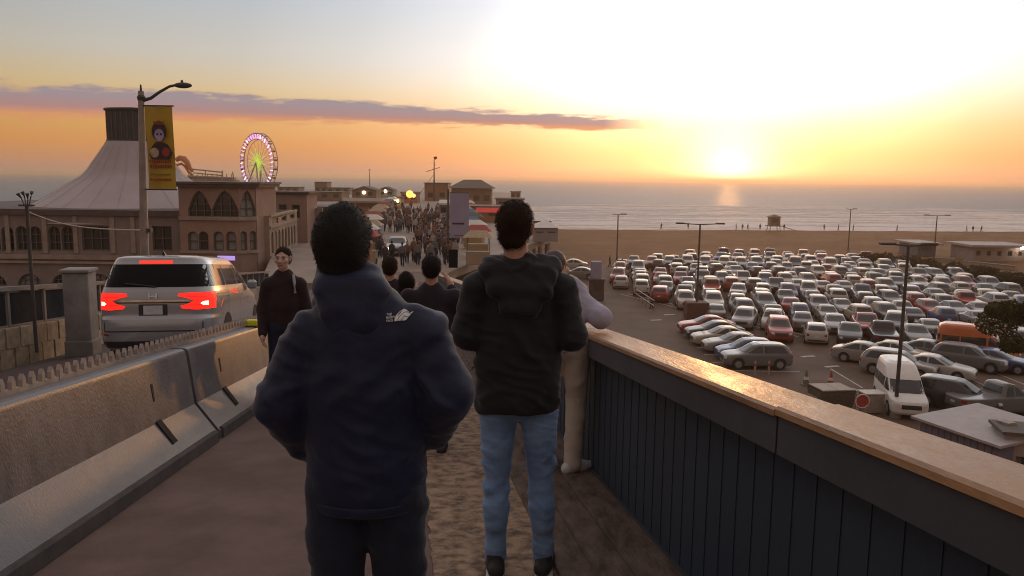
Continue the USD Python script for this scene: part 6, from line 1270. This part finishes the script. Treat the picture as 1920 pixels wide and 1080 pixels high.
def boxuv(u0, u1, v0, v1, z0, z1): return MB().add([SH(u0, v0, z0), SH(u1, v0, z0), SH(u1, v1, z0), SH(u0, v1, z0), SH(u0, v0, z1), SH(u1, v0, z1), SH(u1, v1, z1), SH(u0, v1, z1)], [[0, 1, 5, 4], [1, 2, 6, 5], [2, 3, 7, 6], [3, 0, 4, 7], [4, 5, 6, 7], [3, 2, 1, 0]])
part(t, 'wall', fix(boxuv(.1, Ls - .1, .1, Wd - .1, 0, zr - .18).mesh()), M_SHED)
for k in range(int(Ls / .3)): part(t, 'wall_board', fix(boxuv(.12 + k * .3, .12 + k * .3 + .27, .07, .098, .05, zr - .2).mesh()), M_SHED)
part(t, 'roof', MB().add([SH(-.15, -.2, zr - .12), SH(Ls + .15, -.2, zr - .12), SH(Ls + .15, Wd + .2, zr + .1), SH(-.15, Wd + .2, zr + .1), SH(-.15, -.2, zr - .02), SH(Ls + .15, -.2, zr - .02), SH(Ls + .15, Wd + .2, zr + .2), SH(-.15, Wd + .2, zr + .2)], [[0, 1, 5, 4], [1, 2, 6, 5], [2, 3, 7, 6], [3, 0, 4, 7], [4, 5, 6, 7], [3, 2, 1, 0]]), M_SROOF)
part(t, 'roof_vent', fix(boxuv(Ls * .66, Ls * .66 + .5, Wd * .4, Wd * .4 + .45, zr + .02, zr + .42).mesh()), M_LIDT); part(t, 'roof_unit', fix(boxuv(Ls * .80, Ls * .80 + .3, Wd * .5, Wd * .5 + .3, zr + .04, zr + .32).mesh()), M_FASC)
q = at_z(1884, 812, 3.2)
t = thing('small_building', 'pale tan building corner with a dark window at the lower right edge', 'building', (q[0], q[1], 0.03), -.25)
M_TANB = mat('tan_wall', (0.34, 0.27, 0.25), (0.28, 0.22, 0.205), scale=1, rough=.85)
facade(t, wall_frame((q[0], q[1], .03), -.25), sbox(0, 0, 6, 3.1), [(sbox(.45, 1.2, 1.5, 2.3), 2, 2, None), (sbox(2.6, .02, 3.6, 2.2), 1, 1, M_DOORD)], M_TANB)
part(t, 'side_wall', MB().box((.15, .95, 1.55), (.29, 1.1, 3.09)), M_TANB); part(t, 'roof', MB().box((3, .75, 3.18), (6.2, 1.7, .12)), M_RFD)
# far clubhouse by the beach at the right, with its lit lamp
def lowhouse(label, px0, px1, ptop, pbase, lamp=None, m=None):
    a = at_z((px0 + px1) / 2, pbase, 0.0); Y = a[1]; x0, x1 = at_y(px0, ptop, Y)[0], at_y(px1, ptop, Y)[0]; h = at_y((px0 + px1) / 2, ptop, Y)[2]; w = x1 - x0
    t = thing('beach_house', label, 'building', ((x0 + x1) / 2, Y, 0)); hl = [(sbox(-w / 2 + w * (i + .3) / 5, .9, -w / 2 + w * (i + .7) / 5, max(1.5, h * .62)), 2, 1, None) for i in range(5)]
    facade(t, wall_frame(((x0 + x1) / 2, Y, 0), 0), sbox(-w / 2, 0, w / 2, h * .86), hl, m or M_TANB); part(t, 'side_wall', MB().box((-w / 2 + .15, 3.6, h * .43), (.29, 6.4, h * .855)), m or M_TANB)
    part(t, 'side_wall', MB().box((w / 2 - .15, 3.6, h * .43), (.29, 6.4, h * .855)), m or M_TANB)
    part(t, 'roof', MB().box((0, 3.2, h * .93), (w + 1.6, 8.5, h * .13)), M_SROOF)
    if lamp: s = trimesh.creation.icosphere(2, .28); s.apply_translation((lamp * w, -.9, h * .84)); part(t, 'lamp', s, lamp_mat('lamp_white', (1, .85, .65), 16.0))
    return t
lowhouse('long low pale beach house with a bright lamp at the far right', 1826, 1925, 459, 490, .36)
lowhouse('small lilac beach kiosk left of the far beach house', 1722, 1756, 455, 480, None, M_SHED)
wl_ = at_z(1745, 486, 0)
for i, (pa, pb_, lab) in enumerate((((1742, 487), (1790, 489), 'short pale sea wall nearer the middle of the beach path'), ((1806, 493), (1905, 503), 'longer pale sea wall below the far beach house'))):
    a, b = at_z(*pa, .3), at_z(*pb_, .3); t = thing('low_wall', lab, 'wall', (a[0], a[1], 0)); part(t, 'wall', MB().bar((0, 0, .3), (b[0] - a[0], b[1] - a[1], .3), .35, .6), M_LIDT); part(t, 'coping', MB().bar((0, 0, .64), (b[0] - a[0], b[1] - a[1], .64), .5, .08), M_TRIM)

# market carts with canopies along both sides of the pier street
CANO = [('white', M_WHT), ('red', mat('canopy_red', (0.35, 0.07, 0.05), rough=.8)), ('blue', mat('canopy_blue', (0.12, 0.17, 0.28), rough=.8)), ('tan', mat('canopy_tan', (0.42, 0.31, 0.2), rough=.8)), ('green', mat('canopy_green', (0.10, 0.14, 0.08), rough=.8))]
rq = random.Random(21)
side = {'left': 0, 'right': 0}
for Y in np.geomspace(60, 175, 11):
    for sd_, xx in (('left', at_z(712 + (Y - 60) * .25, 335 + 6.5 * FPX / Y, PIER_Z)[0] - 1.2), ('right', at_z(870 - (Y - 60) * .06, 335 + 6.5 * FPX / Y, PIER_Z)[0] + .8)):
        side[sd_] += 1; cn, cm = rq.choice(CANO); t = thing('market_cart', '%s canopied market cart, %s from us on the %s side of the pier street' % (cn, ORD[side[sd_] - 1], sd_), 'cart', (xx + rq.uniform(-.4, .4), Y + rq.uniform(-1, 1), PIER_Z), rq.uniform(-.2, .2))
        part(t, 'counter', MB().box((0, 0, .55), (1.8, 1.0, .9), 0, .03), PB[rq.randrange(6)]); part(t, 'shelf', MB().box((0, .1, 1.03), (1.9, 1.1, .05)), M_TRIM)
        for sx in (-.85, .85): part(t, 'post', MB().tube([(sx, .3, .1), (sx, .3, 2.2)], .03, 6), M_POLED); part(t, 'wheel', MB().tube([(sx, 0, .25), (sx + .06, 0, .25)], .24, 12), M_TYRE)
        part(t, 'canopy', MB().add([(-1.15, -.8, 2.15), (1.15, -.8, 2.15), (1.15, .9, 2.15), (-1.15, .9, 2.15), (-.6, 0.05, 2.65), (.6, 0.05, 2.65)], [[0, 1, 5, 4], [2, 3, 4, 5], [1, 2, 5, 5], [3, 0, 4, 4]]), cm)

# greenery: leaf clusters round limbs
def leaf_mat(n, c, c2): 
    return usdkit.material(stage, '/World/Looks/' + n, {'g': ('geometry', {}), 'n': ('noise_texture', {'scale': 1.6, 'detail': 3.0}), 'r': ('rgb_ramp', {'ramp': [(0.35, c2), (0.65, c)]}), 'd': ('principled_bsdf', {'roughness': 0.6, 'specular_ior_level': 0.3}), 't': ('translucent_bsdf', {}), 'm': ('mix_closure', {'fac': 0.3})},
        [('g.position', 'n.vector'), ('n.fac', 'r.fac'), ('r.color', 'd.base_color'), ('r.color', 't.color'), ('d.BSDF', 'm.closure1'), ('t.BSDF', 'm.closure2')], surface='m.closure')
M_LEAF = leaf_mat('leaf_olive', (0.085, 0.075, 0.022), (0.04, 0.042, 0.014)); M_LEAF2 = leaf_mat('leaf_dry', (0.07, 0.058, 0.03), (0.035, 0.032, 0.018)); M_BARK = mat('bark', (0.10, 0.07, 0.05), rough=.9, bump=.02, bscale=20)
def leaves(centres, radii, n, size, seed):
    rng = np.random.default_rng(seed); k = rng.integers(0, len(centres), n); u = rng.normal(size=(n, 3)); u /= np.linalg.norm(u, axis=1, keepdims=True); P = np.array(centres)[k] + u * (np.array(radii)[k] * rng.uniform(.55, 1.05, (n, 1)) ** .6)
    a = rng.normal(size=(n, 3)); a /= np.linalg.norm(a, axis=1, keepdims=True); b = np.cross(a, rng.normal(size=(n, 3))); b /= np.linalg.norm(b, axis=1, keepdims=True); s = size * rng.uniform(.6, 1.4, (n, 1))
    v = np.stack([P - a * s, P + b * s * .45, P + a * s, P - b * s * .45], 1).reshape(-1, 3); f = np.arange(n)[:, None] * 4; return trimesh.Trimesh(v, np.vstack([np.hstack([f, f + 1, f + 2]), np.hstack([f, f + 2, f + 3])]), process=False)
def tree(label, x, y, h, spread, n, seed, m, name='tree'):
    rng = np.random.default_rng(seed); t = thing(name, label, 'tree', (x, y, 0)); cs, rs = [], []
    part(t, 'trunk', MB().tube([(0, 0, 0), (.12, .05, h * .3), (0, .1, h * .6), (.1, 0, h * .9)], [.24, .19, .12, .04], 8), M_BARK, True)
    for i in range(16):
        a = rng.uniform(0, 2 * math.pi); zz = h * rng.uniform(.32, .98); r = spread * rng.uniform(.25, 1) * (1.15 - .55 * abs(zz / h - .55) / .45); c = np.array([r * math.cos(a), r * math.sin(a), zz]); cs.append(c); rs.append(np.array([.62, .62, .45]) * spread * rng.uniform(.35, .6))
        if i < 9: part(t, 'limb', MB().tube([(.05, .05, zz * .62), c * [.5, .5, .9], c], [.08, .05, .02], 5), M_BARK, True)
    part(t, 'crown', leaves(cs, rs, n, .13, seed), m, kind='stuff')
tree('olive green leafy tree cut off by the right edge of the picture', 29.6, 44.2, 6.6, 2.9, 9000, 3, M_LEAF)
def shrub(label, x, y, w, h, n, seed, group):
    rng = np.random.default_rng(seed); t = thing('shrub', label, 'shrub', (x, y, 0), 0, group); cs, rs = [], []
    for i in range(9): cs.append((rng.uniform(-w / 2, w / 2), rng.uniform(-1, 1), h * rng.uniform(.35, .7))); rs.append(np.array([w * .16, 1.0, h * .38]))
    for i in range(3): part(t, 'stem', MB().tube([(0, 0, 0), (cs[i][0], cs[i][1], cs[i][2])], [.08, .03], 5), M_BARK)
    part(t, 'foliage', leaves(cs, rs, n, .2, seed), M_LEAF2, kind='stuff')
for i, px in enumerate((1650, 1684, 1722, 1760, 1800, 1838, 1876, 1912)):
    yb = 497 + (px - 1650) * .175; q = at_z(px, yb, 0); shrub('dark dry shrub, %s from the left in the hedge line behind the packed cars' % ORD[i], q[0], q[1], 5.2, 1.9, 1700, 40 + i, 'hedge line behind the packed cars')

# ------------------------------------------------------------------ haze over the beach and pier
if HAZE > 0:
    hz_m = usdkit.material(stage, '/World/Looks/haze', {'v': ('principled_volume', {'color': (1.0, 0.78, 0.56), 'density': HAZE, 'anisotropy': 0.72})}, [], volume='v.volume')
    hb = MB().box((0, 15000, 15), (62000, 31200, 40))
    single('haze', hb, hz_m, 'thin warm evening haze over the beach', 'haze', kind='stuff')
